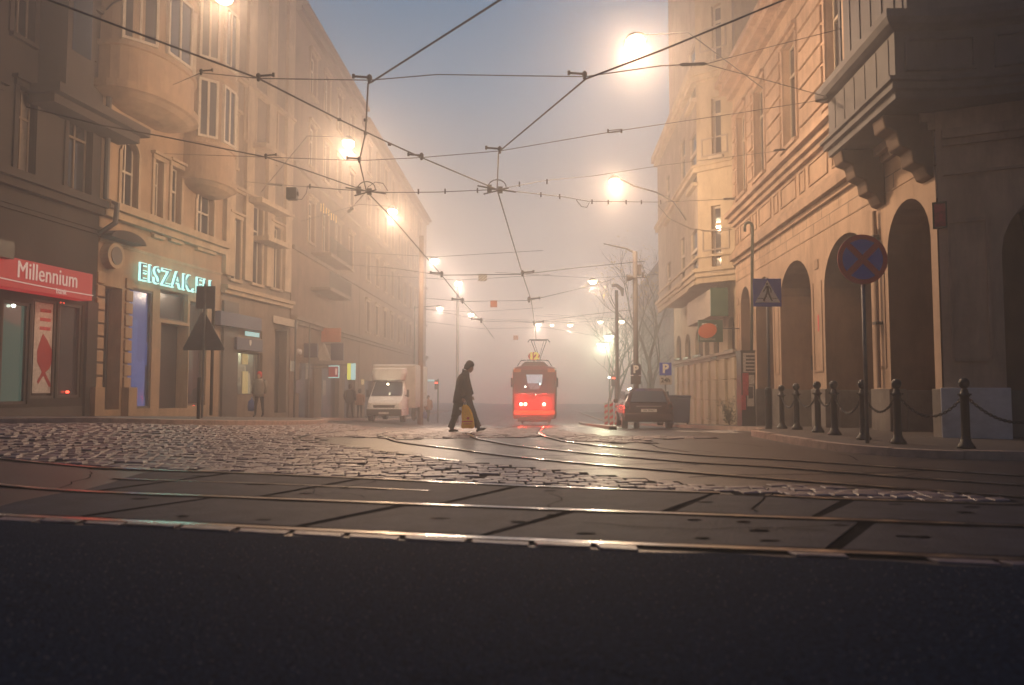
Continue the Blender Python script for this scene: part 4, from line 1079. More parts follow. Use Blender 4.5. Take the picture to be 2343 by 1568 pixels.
# small signs in the fog
lsign('shop_fascia', 'dark fascia above the purple sign and the yellow window', L, (505, 599, 720, 751), .05, .3, 'navy')
s5, q = lsign('shop_sign', 'purple sign with a small crest above the yellow window', L, (542, 601, 775, 803), .15, .12, 'navy')
mb = MB(); c_, z_ = (q[0]+q[1])/2, (q[2]+q[3])/2+.08; mb.prism([(c_-.1, z_+.12), (c_+.1, z_+.12), (c_+.1, z_-.03), (c_, z_-.14), (c_-.1, z_-.03)], lambda a, b, d: L.W(a, d, b), .272, .28); fixp(mb.build('crest', M['dirtyw'], s5), s5)
on(L4)
aw = empty('awning', 'pale box awning jutting over the pavement at the tan house corner', 'awning', (P(645, 746, 37).x, 37, 2))
p0, p1 = P(627, 722, 36.6), P(664, 746, 36.6)
mb = MB(); mb.hexa([(p0.x, 36.5, p1.z+.15), (p1.x, 37.6, p1.z), (p1.x-.2, 38.5, p1.z), (p0.x-.4, 37.6, p1.z+.15), (p0.x, 36.5, p0.z), (p1.x, 37.6, p0.z-.15), (p1.x-.2, 38.5, p0.z-.15), (p0.x-.4, 37.6, p0.z)]); fixp(mb.build('canvas', M['canvas'], aw), aw)
mb = MB(); mb.tube([(p1.x, 37.5, p0.z-.1), (p1.x, 37.5, zg(p1.x, 37.5))], .05); fixp(mb.build('post', M['iron'], aw), aw)
def hsign(name, label, px0, px1, py0, py1, Y, m, bm='iron', th=.14):   # sign hanging across the pavement, facing along the street
    a, b = P(px0, py1, Y), P(px1, py0, Y); r = empty(name, label, 'sign', ((a.x+b.x)/2, Y, a.z))
    fixp(MB().box(a.x, b.x, Y-th/2, Y+th/2, a.z, b.z).build('sign_box', M[m], r, bevel=.01), r)
    xw = L4.W(Y, 0, 0).x
    fixp(MB().box(min(xw-.05, a.x), a.x, Y-.02, Y+.02, b.z-.1, b.z-.06).build('bracket', M[bm], r), r); return r, a, b
hs, a, b = hsign('banner_board', 'orange board above the cluster of shop signs', 735, 780, 751, 783, 44, 'orangeb')
hsign('hanging_sign', 'dark square sign left of the pentagonal one', 690, 727, 786, 818, 41, 'navy')
hsign('hanging_sign', 'dark blue sign right of the pentagonal one', 757, 786, 786, 825, 44.4, 'navy')
a, b = P(727, 825, 42.5), P(757, 786, 42.5); o = MB().prism([(a.x, a.z+.35), (a.x+.12, b.z-.2), (a.x+.35, b.z), (b.x-.2, b.z-.35), (b.x, a.z), (a.x+.1, a.z)], lambda p, q, d: (p, d, q), 42.4, 42.55).build('shop_board', M['canvas']); tag(o, 'pale pentagonal board among the dark shop signs', 'sign')
a = P(676, 805, 40); o = MB().lathe([(.02, -.2), (.30, -.12), (.34, 0), (.30, .12), (.02, .2)], a.x, 40, a.z, 16).build('round_sign', M['dirtyw']); tag(o, 'oval pale sign beside the awning post', 'sign')
ls, a, b = hsign('lightbox_sign', 'red lightbox with a white glowing edge left of the van', 752, 775, 839, 863, 40, 'paperr')
fixp(MB().box(a.x, b.x+.04, 39.9, 39.925, b.z, b.z+.05).box(b.x, b.x+.05, 39.9, 39.925, a.z-.02, b.z).box(a.x, b.x+.04, 39.9, 39.925, a.z-.05, a.z).build('glowing_edge', M['lampw'] if False else M['cyanglow'], ls), ls)
fixp(MB().box(b.x-.16, b.x-.07, 39.9, 39.93, a.z+.12, b.z-.1).build('glowing_bar', M['signredl'], ls), ls)
ls, a, b = hsign('lightbox_sign', 'upright lightbox half yellow half white beside the van', 795, 814, 832, 869, 41, 'dirtyw')
xm = a.x+(b.x-a.x)*.42
fixp(MB().box(a.x, xm, 40.9, 40.925, a.z, b.z).build('yellow_panel', M['ledsign'], ls), ls); fixp(MB().box(xm+.02, b.x, 40.9, 40.925, a.z, b.z).build('white_panel', M['cyanglow'], ls), ls)
on(Lold)

# ================================================================ STREET LAMPS
def lamp(label, p, power, arm=None, col=(1, .64, .37), rad=.26, white=False, size=1.0, pole=None, group='street lamps glowing in the fog', ar=.032):
    r = empty('street_lamp', label, 'street lamp', p, group=group); x, y, z = p
    hd = MB().lathe([(.02, .16), (.10, .15), (.20*size, .06), (.24*size, -.02), (.22*size, -.03), (.03, -.03)], x, y, z, 14, 1, 1.5)
    fixp(hd.build('lamp_head', M['iron'], r, smooth=True), r)
    gl = MB().lathe([(.02, -.032), (.19*size, -.04), (.185*size, -.13), (.11*size, -.20), (.02, -.22)], x, y, z, 14, 1, 1.4)
    fixp(gl.build('lamp_glass', M['lampw' if white else 'lamp'], r, smooth=True), r)
    if arm:
        fixp(MB().tube(arm, ar, 8).build('arm', M['iron'], r), r)
    if pole:
        fixp(MB().tube([(pole[0], pole[1], zg(*pole)-.1), (pole[0], pole[1], z+.1)], [.09, .05], 10).build('pole', M['iron'], r), r)
    if power:
        ld = bpy.data.lights.new('lamp_light', 'POINT'); ld.energy = power; ld.color = col; ld.shadow_soft_size = rad
        lo = bpy.data.objects.new('lamp_light', ld); COL.objects.link(lo); lo.location = (x, y, z-.10-rad); lo.parent = r; fixp(lo, r)
    return r
PW = 1050
S1 = P(510, -14, 18.5); S2 = P(1453, 94, 19.2); S3 = P(797, 324, 25.0); S4 = P(898, 480, 33); S5 = P(1405, 411, 29)
w1 = L.W(L.hit(285)[0], 1.6, S1.z)
e1 = L.W(24.6, 1.55, S1.z+.4)
lamp('big glowing lamp on a curved arm at the top left before the rounded oriel', S1, PW*1.35, arm=[P(240, 34, 24.4), P(243, 24, 24.2), P(258, 8, 24), P(290, -6, 23.6), P(400, -30, 22), (S1.x-.1, S1.y, S1.z+.14)], size=1.15)
lamp('big glowing lamp high on the right, nearest to the arcade building', S2, PW*3.5, arm=[A.W(24.6, .3, S2.z+.9), (S2.x+1.5, S2.y+.6, S2.z+.5), (S2.x, S2.y, S2.z+.14)], size=1.3, ar=.014)
lamp('glowing lamp on the left just under the upper span wire', S3, PW*2.6, arm=[L.W(35, .3, S3.z+.8), (S3.x-1.5, S3.y+.5, S3.z+.35), (S3.x, S3.y, S3.z+.14)], ar=.012)
lamp('glowing lamp on the left below and right of the one near the span wire', S4, PW*2.8, arm=[L4.W(39, .3, S4.z+.8), (S4.x-1.5, S4.y+.3, S4.z+.3), (S4.x, S4.y, S4.z+.14)], ar=.012)
e5 = P(1552, 478, 33)
lamp('glowing lamp on a long drooping arm fixed to the cream building', S5, PW*2.4, arm=[C.W(35, .9, 1+(890-520)*35/1760), e5, P(1540, 462, 32), P(1500, 440, 31), P(1450, 426, 30), (S5.x, S5.y, S5.z+.14)])
for px, py, Y, pw, lab, wh in ((993, 594, 42, 1500, 'distant lamp level with the rooftop end on the left of the street', 0), (1048, 646, 50, 1800, 'distant lamp above the slim left pole', 0),
        (1356, 642, 47, 1500, 'distant lamp alone to the right of the tram wires', 0), (1006, 704, 58, 1500, 'small distant lamp lowest on the left beside the terrace edge', 0), (1077, 718, 64, 1800, 'small distant lamp right of the slim left pole', 0),
        (1232, 741, 72, 2600, 'small distant lamp straight above the tram pantograph', 0), (1304, 742, 74, 2600, 'small distant lamp right of the tram pantograph', 0),
        (1262, 743, 95, 0, 'tiny lamp between the two above the tram', 0), (1373, 735, 70, 700, 'tiny slanted lamp left of the camera pole', 0), (1421, 734, 62, 500, 'tiny slanted lamp behind the thick pole on the right', 0)):
    p = P(px, py, Y); side = -1 if px < 1171 else 1
    if px in (1006,): lamp(lab, p, pw, size=1.25, rad=.2, col=(1, .74, .54), pole=(p.x+side*1.9, Y), arm=[(p.x+side*1.9, Y, p.z), (p.x, Y, p.z+.14)])
    else: lamp(lab, p, pw, size=1.25, rad=.2, col=(1, .74, .54), ar=.014, arm=[(p.x-6, Y, p.z+.5), (p.x, Y, p.z+.14), (p.x+6, Y, p.z+.5)])
for px, py, Y, lab in ((1377, 786, 58, 'lower white floodlight in the bare tree right of the tram'), (1394, 768, 61, 'upper white floodlight in the bare tree right of the tram')):
    p = P(px, py, Y); lamp(lab, p, 2200, col=(.95, 1, .62), rad=.25, white=True, size=1.9, pole=(p.x+.6, Y+.4), arm=[(p.x+.6, Y+.4, p.z+.1), (p.x, Y, p.z+.14)], group='white floodlights behind the tree')

# ================================================================ OVERHEAD WIRES
HW = 5.4
def cw(px, py):                       # a point of the running wire, 5.4 m above the road
    lo, hi = 2.0, 200.0
    for _ in range(50):
        m = (lo+hi)/2; p = P(px, py, m)
        if p.z-EYE > (HW-EYE+zg(p.x, m)*1.0 if m > 17 else HW-EYE): hi = m
        else: lo = m
    return P(px, py, lo)
def wire(label, pts, r=.011, name='overhead_wire', group='tram overhead wires'):
    o = MB().tube(pts, r, 6).build(name, M['wire']); return tag(o, label, 'wire', group)
n1 = cw(591, 180); n2 = cw(845, 184); n3 = cw(1337, 176); n4 = cw(822, 368); n5 = cw(964, 361); n6 = cw(1143, 346); hA = cw(838, 438); hB = cw(1137, 434); n7 = cw(608, 360); n8 = cw(776, 274); n9 = cw(836, 306)
n0 = cw(460, 167)
wire('thick contact wire from the upper left down to the middle junction', [cw(-60, -70), cw(115, 2), n1, n8, cw(891, 328), n5, hB], .013)
wire('contact wire from the top centre down through the upper left hanger to the left junction', [P(1300, -100, 8.2), cw(1141, 2), cw(850, 188), cw(842, 192), n9, n4, hA], .013)
wire('contact wire from the top right down through two hangers to the middle junction', [P(2000, -75, 9.6), P(1794, 0, 9.9), cw(1512, 116), cw(1340, 181), n6, cw(1140, 352), hB], .013)
wire('contact wire from the left across the tan house to the left junction', [P(60, 245, 13.5), P(222, 285, 14), P(368, 312, 14.7), n7, cw(700, 390), hA], .013)
jr = A.W(16.9, 1.05, 0)
pj = P(1899, 224, 16.6)
wire('upper span wire from the left oriel across to the black insulator', [P(395, 195, 25), n0, n1, n2, cw(1000, 171), n3, cw(1512, 151), P(1600, 147, 12.5)], .007)
wire('span wire from the black insulator up to the corner oriel', [P(1615, 147, 12.6), P(1760, 108, 14), P(1925, 66, 15.5)], .007)
wire('span wire from the black insulator down to the corner oriel hook', [P(1615, 148, 12.6), P(1760, 186, 14.8), P(1895, 223, 16.8)], .007)
wire('lower span wire through the two middle hangers with an oval tensioner', [P(375, 352, 25), n7, n4, n5, n6, P(1406, 301, 14.6), P(1690, 259, 16), P(1899, 226, 16.9)], .007)
wire('thin span wire from the middle junction past the right lamp to the arcade facade', [hB, P(1250, 413, 18), P(1357, 403, 19), P(1520, 378, 21), P(1820, 341, 23)], .007)
wire('cable carrying clips from the middle junction level to the corner of the arcade building', [hB, P(1290, 451, 18), P(1345, 461, 19), P(1512, 463, 22), P(1688, 455, 30.2)], .009)
wire('cross wire joining the left and the middle junction', [hA, P(890, 441, 16.8), P(1000, 440, 16.8), hB], .009)
wire('feeder cable from the tan house past the dark box to the left junction', [P(560, 416, 30), P(612, 421, 26), P(700, 428, 18), hA], .009)
wire('contact wire running down from the middle junction to the tram', [hB, cw(1195, 628), cw(1215, 688), cw(1223, 741), P(1226, 776, 42)], .016)
wire('contact wire running from the left junction past the left lamp into the fog', [hA, cw(898, 500), cw(1010, 630), cw(1058, 690), cw(1101, 735), cw(1130, 775)], .016)
wire('short stay from the left junction down to the balcony house', [hA, P(800, 481, 25), P(762, 522, 43.5)], .008)
wire('drooping loose cable from the insulators over the parking to the arcade corner', [P(1505, 470, 22), P(1530, 500, 24), P(1580, 524, 27), P(1640, 531, 30), P(1692, 522, 30.5)], .010)
wire('looping jumper cable arching right of the left junction', [hA]+[P(x, y, hA.y) for x, y in ((842, 428), (858, 417), (876, 420), (887, 437))], .008)
wire('looping jumper cable left of the left junction ending in the dark box', [P(670, 455, 18), P(690, 457, 18), P(700, 443, 18), P(704, 426, 18), P(760, 433, 17.5), hA], .008)
wire('short drooping loop under the clips right of the middle junction', [P(1318, 458, 18), P(1330, 473, 18.2), P(1342, 475, 18.5), P(1348, 464, 18.8)], .008)
for i, (lab, pts) in enumerate((('far span wire carrying the striped square plate', [P(775, 604, 43), P(900, 614, 34), cw(1010, 630), cw(1195, 628), P(1320, 613, 29), P(1474, 598, 30)]),
        ('far span wire carrying the plain square plate', [P(970, 682, 52), cw(1058, 690), cw(1210, 688), P(1350, 655, 42), P(1400, 640, 44)]),
        ('faint far span wire between the slim left pole and the camera pole', [P(965, 705, 58), P(1050, 722, 52), cw(1105, 735), cw(1222, 738), P(1330, 722, 45), P(1455, 708, 31)]),
        ('faintest far span wire behind the pantograph', [P(965, 735, 60), P(1100, 752, 60), P(1250, 750, 60), P(1400, 775, 60)]))):
    wire(lab, pts, .014)
def hanger(label, p, L_=.24, d=1, s=1.0):
    r = empty('wire_hanger', label, 'hanger', p, group='hangers holding the contact wires'); x, y, z = p
    mb = MB(); mb.tube([(x-L_*d*s, y, z+.06*s), (x, y, z+.04*s)], .018*s, 8); mb.tube([(x-L_*d*s, y, z+.03*s), (x-L_*d*s, y, z+.09*s)], .022*s, 8); fixp(mb.build('arm', M['black'], r), r)
    mb = MB(); mb.lathe([(.012*s, -.05*s), (.03*s, -.03*s), (.02*s, 0), (.04*s, .02*s), (.04*s, .06*s), (.012*s, .09*s)], x, y, z, 10); fixp(mb.build('insulator', M['black'], r, smooth=True), r)
for p, d, s, lab in ((n1, -1, 1.1, 'hanger on the upper span wire over the tan house'), (n2, 1, 1.2, 'hanger on the upper span wire where the wire from the top centre meets it'), (n3, 1, 1.15, 'hanger on the upper span wire left of the big right lamp'),
        (n7, -1, 1.0, 'hanger at the left end of the lower span wire'), (n4, 1, 1.2, 'hanger in the glow under the left lamp'), (n5, 1, 1.3, 'hanger on the lower span wire against the rooftop'), (n6, 1, 1.3, 'hanger in the open sky at the centre of the lower span wire'),
        (cw(1010, 630), 1, 2.0, 'far hanger left of the striped plate'), (cw(1195, 628), -1, 2.0, 'far hanger right of the striped plate'), (cw(1058, 690), 1, 2.3, 'far hanger left of the plain plate'), (cw(1210, 688), -1, 2.3, 'far hanger right of the plain plate'),
        (cw(1101, 735), 1, 2.5, 'faint hanger over the walking person'), (cw(1222, 741), -1, 2.5, 'faint hanger over the tram pantograph'), (n0, -1, .8, 'small hanger at the left end of the upper span wire')):
    hanger(lab, p, d=d, s=s*.8)
for h, lab in ((hA, 'tangled wire crossing fitting at the left junction, in the lamp glow'), (hB, 'tangled wire crossing fitting at the middle junction')):
    r = empty('wire_crossing', lab, 'fitting', h); x, y, z = h
    mb = MB(); mb.tube([(x-.42, y-.2, z+.03), (x-.1, y, z+.02), (x+.42, y+.1, z-.03)], .018, 8); mb.tube([(x-.3, y+.2, z-.05), (x+.25, y-.2, z-.02)], .016, 8)
    mb.box(x-.22, x-.12, y-.03, y+.03, z-.06, z+.10); mb.box(x+.02, x+.12, y-.03, y+.03, z-.08, z+.06); fixp(mb.build('clamp', M['wire'], r), r)
    mb = MB(); mb.tube([(x-.2+.2*(1-math.cos(k*math.pi/8)), y, z+.05+.17*math.sin(k*math.pi/8)) for k in range(9)], .012, 6); fixp(mb.build('bridge', M['wire'], r), r)
for i, (px, py, Y, w_, h_) in enumerate(((891, 331, 14.6, 5, 5), (836, 275, 13.2, 4, 6), (836, 306, 13.9, 5, 5), (776, 274, 13.2, 6, 4))):
    p = P(px, py, Y); o = MB().tube([p+Vector((-.03, 0, 0)), p+Vector((.03, 0, 0))], .028, 8).build('wire_clamp', M['wire']); tag(o, ('clamp on the thick wire right of the left lamp', 'clamp high on the steep wire above the left lamp', 'clamp where two contact wires cross by the left lamp', 'clamp on the thick wire left of the steep wire')[i], 'clamp', 'clamps on the wires')
for i, (px, py, Y) in enumerate(((957, 439, 16.8), (1018, 438, 16.8), (1092, 436, 16.9), (1188, 422, 17.5), (1251, 416, 18), (1237, 446, 17.7), (1280, 450, 18), (1354, 462, 19), (1391, 463, 19.7), (1432, 463, 20.3), (1467, 463, 21), (1511, 463, 22), (709, 427, 18))):
    p = P(px, py, Y); o = MB().box(p.x-.016, p.x+.016, p.y-.02, p.y+.02, p.z-.055, p.z+.055).build('cable_clip', M['wire']); tag(o, 'small dark clip on the cable, %s' % ('first', 'second', 'third', 'fourth', 'fifth', 'sixth', 'seventh', 'eighth', 'ninth', 'tenth', 'eleventh', 'twelfth', 'one by the dark box')[i]+(' from the left' if i < 12 else ''), 'clip', 'clips along the junction cables')
def rod(label, a, b, r, nm='strain_insulator'):
    o = MB().tube([a, a*.9+b*.1, a*.5+b*.5, a*.1+b*.9, b], [r*.6, r, r*.9, r, r*.6], 10).build(nm, M['black']); return tag(o, label, 'insulator')
rod('long black insulator rod right of the big right lamp', P(1556, 148.5, 12.3), P(1615, 146.5, 12.6), .028)
rod('dark insulator rod left of the dark box', P(612, 421, 26), P(644, 424.5, 23), .045)
rod('insulator rod on the stay under the left junction', P(806, 477, 24.6), P(797, 485, 25.2), .06)
rod('insulator rod ending the drooping cable row at the arcade corner', P(1655, 456, 28.6), P(1680, 455, 29.8), .05)
rod('insulator rod on the thin span wire in front of the arcade', P(1770, 345, 22.6), P(1795, 342.5, 22.8), .035)
rod('insulator rod by the corner oriel hook', P(1866, 232, 16.4), P(1892, 227, 16.8), .035)
mb = MB(); p = P(1406, 301, 14.6)
for dz in (-.022, .022): mb.tube([p+Vector((-.13, 0, dz-.01)), p+Vector((.13, 0, dz+.02))], .008, 6)
for dx in (-.13, .13): mb.tube([p+Vector((dx, 0, -.03)), p+Vector((dx, 0, .04))], .018, 6)
tag(mb.build('tensioner', M['wire']), 'oval turnbuckle on the lower span wire against the sky', 'turnbuckle')
p = P(669, 444, 18); o = MB().box(p.x-.13, p.x+.11, 17.9, 18.1, p.z-.14, p.z+.14).box(p.x+.11, p.x+.15, 17.95, 18.05, p.z-.05, p.z+.05).build('junction_box', M['black'], bevel=.015); tag(o, 'dark square box hanging on the cable in front of the tan house', 'box')
# square plates hanging on the span wires
for i, (x0, y0, x1, y1, Y, lab) in enumerate(((1094, 627, 1114, 644, 28, 'square plate with diagonal stripes on the far span wire'), (1121.5, 688, 1137, 703.5, 34.5, 'plain reddish square plate on the second far span wire'), (1174, 768, 1185, 778, 60, 'faint smaller plate lowest on the far wires'))):
    a, b = P(x0, y1, Y), P(x1, y0, Y); r = empty('wire_plate', lab, 'sign', ((a.x+b.x)/2, Y, a.z), group='square plates hung on the span wires')
    fixp(MB().box(a.x, b.x, Y-.01, Y+.01, a.z, b.z).build('plate', M['orangeb' if i else 'signw'], r), r)
    if i == 0:
        mb = MB(); W_ = b.x-a.x; H_ = b.z-a.z
        def clip(c0, c1): # band c0<x+? <c1 in unit square, stripes rising to the right
            pts = []
            def sq(c): # line y = x + c clipped
                q = []
                for x_, y_ in ((0, c), (1, 1+c)): 
                    if y_ < 0: q.append((-c, 0))
                    elif y_ > 1: q.append((1-c, 1))
                    else: q.append((x_, y_))
                return q
            a1, b1 = sq(c0), sq(c1); poly = a1+b1[::-1]
            if c0 < 0 < c1: poly = a1+b1[::-1]+[(0, 0)]
            return poly
        for c in (-.75, -.38, -.01, .36, .72):
            q = clip(c, c+.17) if not (c < 0 < c+.17) else clip(c, c+.17)
            q = [(max(0, min(1, u)), max(0, min(1, v))) for u, v in q]
            if len(set(q)) > 2: mb.prism([(a.x+u*W_, a.z+v*H_) for u, v in q], lambda u, v, d: (u, d, v), Y-.016, Y-.0105)
        fixp(mb.build('stripes', M['black'], r), r)

# ================================================================ POLES
def pole(name, label, px, Y, ytop, r0, r1, cat='pole', m='signgrey'):
    t = P(px, ytop, Y); r = empty(name, label, cat, (t.x, Y, zg(t.x, Y)))
    fixp(MB().tube([(t.x, Y, zg(t.x, Y)-.1), (t.x, Y, zg(t.x, Y)+1.2), (t.x, Y, t.z)], [r0, r0*.92, r1], 12).build('shaft', M[m], r, smooth=True), r); return r, t
r, t = pole('utility_pole', 'thick grey pole with a long thin arm and loudspeaker, behind the parked car', 1452, 30.5, 576, .115, .095)
e = P(1381, 558, 30); fixp(MB().tube([t+Vector((0, 0, -.05)), t+Vector((-.35, 0, .12)), e], [.045, .035, .02]).build('arm', M['signgrey'], r), r)
c = P(1440, 636, 30.4); fixp(MB().tube([(c.x-.12, c.y, c.z), (c.x+.02, c.y, c.z), (c.x+.2, c.y, c.z)], [.14, .12, .04], 12).build('loudspeaker', M['signgrey'], r), r)
c = P(1462, 618, 30.4); fixp(MB().box(c.x-.07, c.x+.07, c.y-.1, c.y+.1, c.z-.2, c.z+.2).box(c.x-.15, c.x+.3, c.y-.02, c.y+.02, c.z-.33, c.z-.29).box(c.x+.1, c.x+.18, c.y-.04, c.y+.04, c.z-.3, c.z-.1).build('control_box', M['signgrey'], r), r)
p = P(1452, 855, 30.3)
sg, _ = None, None
def psign(label, px, y0, y1, Y, w_, txt2, pw=None, postpx=None, dim=False):
    a, b = P(px, y1, Y), P(px, y0, Y); h = b.z-a.z; x = a.x; r = empty('parking_sign', label, 'sign', (x, Y, a.z))
    fixp(MB().box(x-w_/2, x+w_/2, Y-.012, Y+.012, a.z, b.z).build('plate', M['navy' if dim else 'blue'], r, bevel=.004), r)
    fixp(text_mesh('letter', 'P', h*.98, M['signw'], face_M((x, Y-.02, (a.z+b.z)/2), (1, 0, 0)), r, .004, bold=.02), r)
    fixp(MB().box(x-w_*.5, x+w_*.5, Y-.012, Y+.012, a.z-.37, a.z-.04).build('supplementary_plate', M['dirtyw' if not dim else 'signgrey'], r), r)
    if txt2: fixp(text_mesh('letter', txt2, .25, M['signk'], face_M((x, Y-.018, a.z-.2), (1, 0, 0)), r, .004, bold=.006), r)
    if postpx: fixp(MB().tube([(x, Y+.04, zg(x, Y)), (x, Y+.04, b.z)], .03).build('post', M['steel'], r), r)
    return r
psign('dim blue parking sign fixed on the thick grey pole', 1454, 834, 858, 30.2, .40, None, dim=True)
psign('blue parking sign with a 24h plate on its own post right of the car', 1522, 830, 859, 30.5, .48, '24h', postpx=1)
r, t = pole('utility_pole', 'hazy pole with a hooked top behind the bare tree', 1410, 41, 665, .11, .09)
fixp(MB().tube([t+Vector((-.25, 0, .25)), t+Vector((0, 0, .28)), t+Vector((.3, 0, .05)), t+Vector((.32, 0, -.3))], [.08, .1, .12, .05]).build('hook', M['signgrey'], r), r)
r, t = pole('utility_pole', 'tall brownish pole standing against the end of the left terrace', 964, 44, 540, .17, .13, m='plastL4')
r, t = pole('utility_pole', 'slim pole in the fog left of the walking person', 1047, 62, 655, .14, .11)
# signals
def signal(label, px, py, Y, led, box=(.18, .5)):
    p = P(px, py, Y); r = empty('traffic_signal', label, 'traffic light', (p.x, Y, zg(p.x, Y)))
    fixp(MB().tube([(p.x+.12, Y+.1, zg(p.x, Y)), (p.x+.12, Y+.1, p.z+.3)], .05).build('post', M['iron'], r), r)
    fixp(MB().box(p.x-.13, p.x+.13, Y-.05, Y+.12, p.z-.5, p.z+.2).build('housing', M['black'], r, bevel=.02), r)
    fixp(MB().lathe([(.02, -.06), (.09, -.05), (.09, .02), (.02, .04)], p.x, Y-.08, p.z, 12).build('lens', M[led], r), r)
    for k in (.22, .43): fixp(MB().lathe([(.02, -.05), (.07, -.04), (.07, .02), (.02, .03)], p.x, Y-.06, p.z-k*.8, 12).build('lens', M['iron'], r), r)
signal('red traffic light right of the tram by the barriers', 1403, 865, 47, 'redled'); signal('red traffic light left of the walking person', 998, 876, 58, 'redled')
p = P(1393, 864, 50); tag(MB().lathe([(.03, -.06), (.1, 0), (.03, .06)], p.x, 50, p.z, 10).build('white_light', M['lampw']), 'small white light just left of the red traffic light', 'light')
p = P(987, 871, 60); tag(MB().box(p.x-.28, p.x+.22, 59.9, 60, p.z-.07, p.z+.07).build('white_light', M['cyanglow']), 'pale rectangular light left of the red signal on the left', 'light')
# barriers
for i, (px, Y) in enumerate(((1386, 38), (1398, 35), (1410, 38.5), (1421, 36))):
    p = P(px, 925, Y); z0 = zg(p.x, Y); r = empty('barrier_post', 'red and white striped barrier post, %s from the left beside the car' % ('first', 'second', 'third', 'fourth')[i], 'barrier', (p.x, Y, z0), group='striped barrier posts by the parked car')
    fixp(MB().box(p.x-.08, p.x+.08, Y-.02, Y+.02, z0, z0+1.15).build('board', M['dirtyw'], r), r); mb = MB()
    for k in range(4): mb.prism([(p.x-.08, z0+.06+k*.28), (p.x+.08, z0+.14+k*.28), (p.x+.08, z0+.26+k*.28), (p.x-.08, z0+.18+k*.28)], lambda u, v, d: (u, d, v), Y-.026, Y-.021)
    fixp(mb.build('stripes', M['red'], r), r)

# ================================================================ SIGNS ON THE RIGHT
def gz(x, y, s=.115): return zg(x, y)+s
p = P(1972, 585, 12.6); Yn = 12.6; zc_n = P(1972, 594, Yn).z; x = p.x; rad = .415
ns_ = empty('no_stopping_sign', 'large round red and blue no-stopping sign on a tall post near the right bollards', 'sign', (x, Yn, gz(x, Yn)))
def disc(mb, r0, y0, y1, seg=40): return mb.prism([(x+r0*math.cos(k*2*math.pi/seg), zc_n+r0*math.sin(k*2*math.pi/seg)) for k in range(seg)], lambda a, b, d: (a, d, b), y0, y1)
fixp(MB().tube([(x+.02, Yn+.04, gz(x, Yn)-.05), (x+.02, Yn+.04, zc_n+.3)], .032, 12).build('post', M['steel'], ns_, smooth=True), ns_)
fixp(disc(MB(), rad, Yn-.012, Yn+.004).build('disc', M['red'], ns_), ns_)
mb = MB()
for q in range(4):
    a0_ = q*math.pi/2+.155; a1_ = (q+1)*math.pi/2-.155; rr = rad*.80; pts = []
    pc = (.075*math.cos((a0_+a1_)/2), .075*math.sin((a0_+a1_)/2))
    pts.append(pc); 
    for k in range(13): t = a0_+(a1_-a0_)*k/12; pts.append((rr*math.cos(t), rr*math.sin(t)))
    ro = math.pi/4
    pts = [(a*math.cos(ro)-b*math.sin(ro), a*math.sin(ro)+b*math.cos(ro)) for a, b in pts]
    mb.prism([(x+a, zc_n+b) for a, b in pts], lambda a, b, d: (a, d, b), Yn-.017, Yn-.0125)
fixp(mb.build('blue_quadrants', M['blue'], ns_), ns_)
fixp(MB().box(x-.05, x+.09, Yn+.006, Yn+.075, zc_n+.15, zc_n+.19).box(x-.05, x+.09, Yn+.006, Yn+.075, zc_n-.19, zc_n-.15).build('clamp', M['steel'], ns_), ns_)
Yx = 18.3; a = P(1723, 702, Yx); b = P(1786, 638, Yx); ax, bx, az, bz = a.x, b.x, a.z, b.z
cs_ = empty('crossing_sign', 'square blue pedestrian crossing sign with a white triangle on a pole', 'sign', ((ax+bx)/2+.02, Yx, gz(ax, Yx)))
fixp(MB().box(ax, bx, Yx-.012, Yx+.004, az, bz).build('plate', M['blue'], cs_, bevel=.004), cs_)
U = lambda u, v, d: (ax+(bx-ax)*u, d, az+(bz-az)*v)
fixp(MB().prism([(.07, .15), (.95, .15), (.51, .95)], U, Yx-.0165, Yx-.0125).build('triangle', M['signw'], cs_), cs_)
mb = MB()
def stroke(q, w_):
    for (u, v), (u2, v2) in zip(q[:-1], q[1:]):
        l = math.hypot(u2-u, v2-v); nx, ny = -(v2-v)/l*w_/2, (u2-u)/l*w_/2; mb.prism([(u+nx, v+ny), (u2+nx, v2+ny), (u2-nx, v2-ny), (u-nx, v-ny)], U, Yx-.020-.0005*len(mb.f)/60, Yx-.017)
mb.prism([(.49+.035*math.cos(k*.6283), .80+.042*math.sin(k*.6283)) for k in range(10)], U, Yx-.021, Yx-.017)
mb.prism([(.46, .74), (.55, .75), (.56, .52), (.48, .50)], U, Yx-.021, Yx-.017)
stroke([(.47, .72), (.40, .60), (.35, .52)], .035); stroke([(.55, .73), (.62, .62), (.63, .50)], .035); stroke([(.50, .54), (.44, .36), (.36, .21)], .055); stroke([(.53, .54), (.58, .38), (.66, .20)], .055)
stroke([(.36, .21), (.42, .20)], .03); stroke([(.14, .29), (.36, .29)], .016); stroke([(.66, .29), (.88, .29)], .016)
fixp(mb.build('walking_figure', M['signk'], cs_), cs_)
xp = (ax+bx)/2+.02
fixp(MB().tube([(xp, Yx+.05, gz(xp, Yx)-.05), (xp, Yx+.05, bz+.03)], .034, 12).build('post', M['signgrey'], cs_, smooth=True), cs_)
xb = P(1757, 940, Yx-.1).x
o = MB().lathe([(.075, -.05), (.075, .9), (.08, .92), (.06, .97), (.02, .98)], xb, Yx-.12, gz(xb, Yx), 14).build('pole_guard', M['iron'], smooth=False); tag(o, 'short thick dark post in front of the crossing sign pole', 'post')
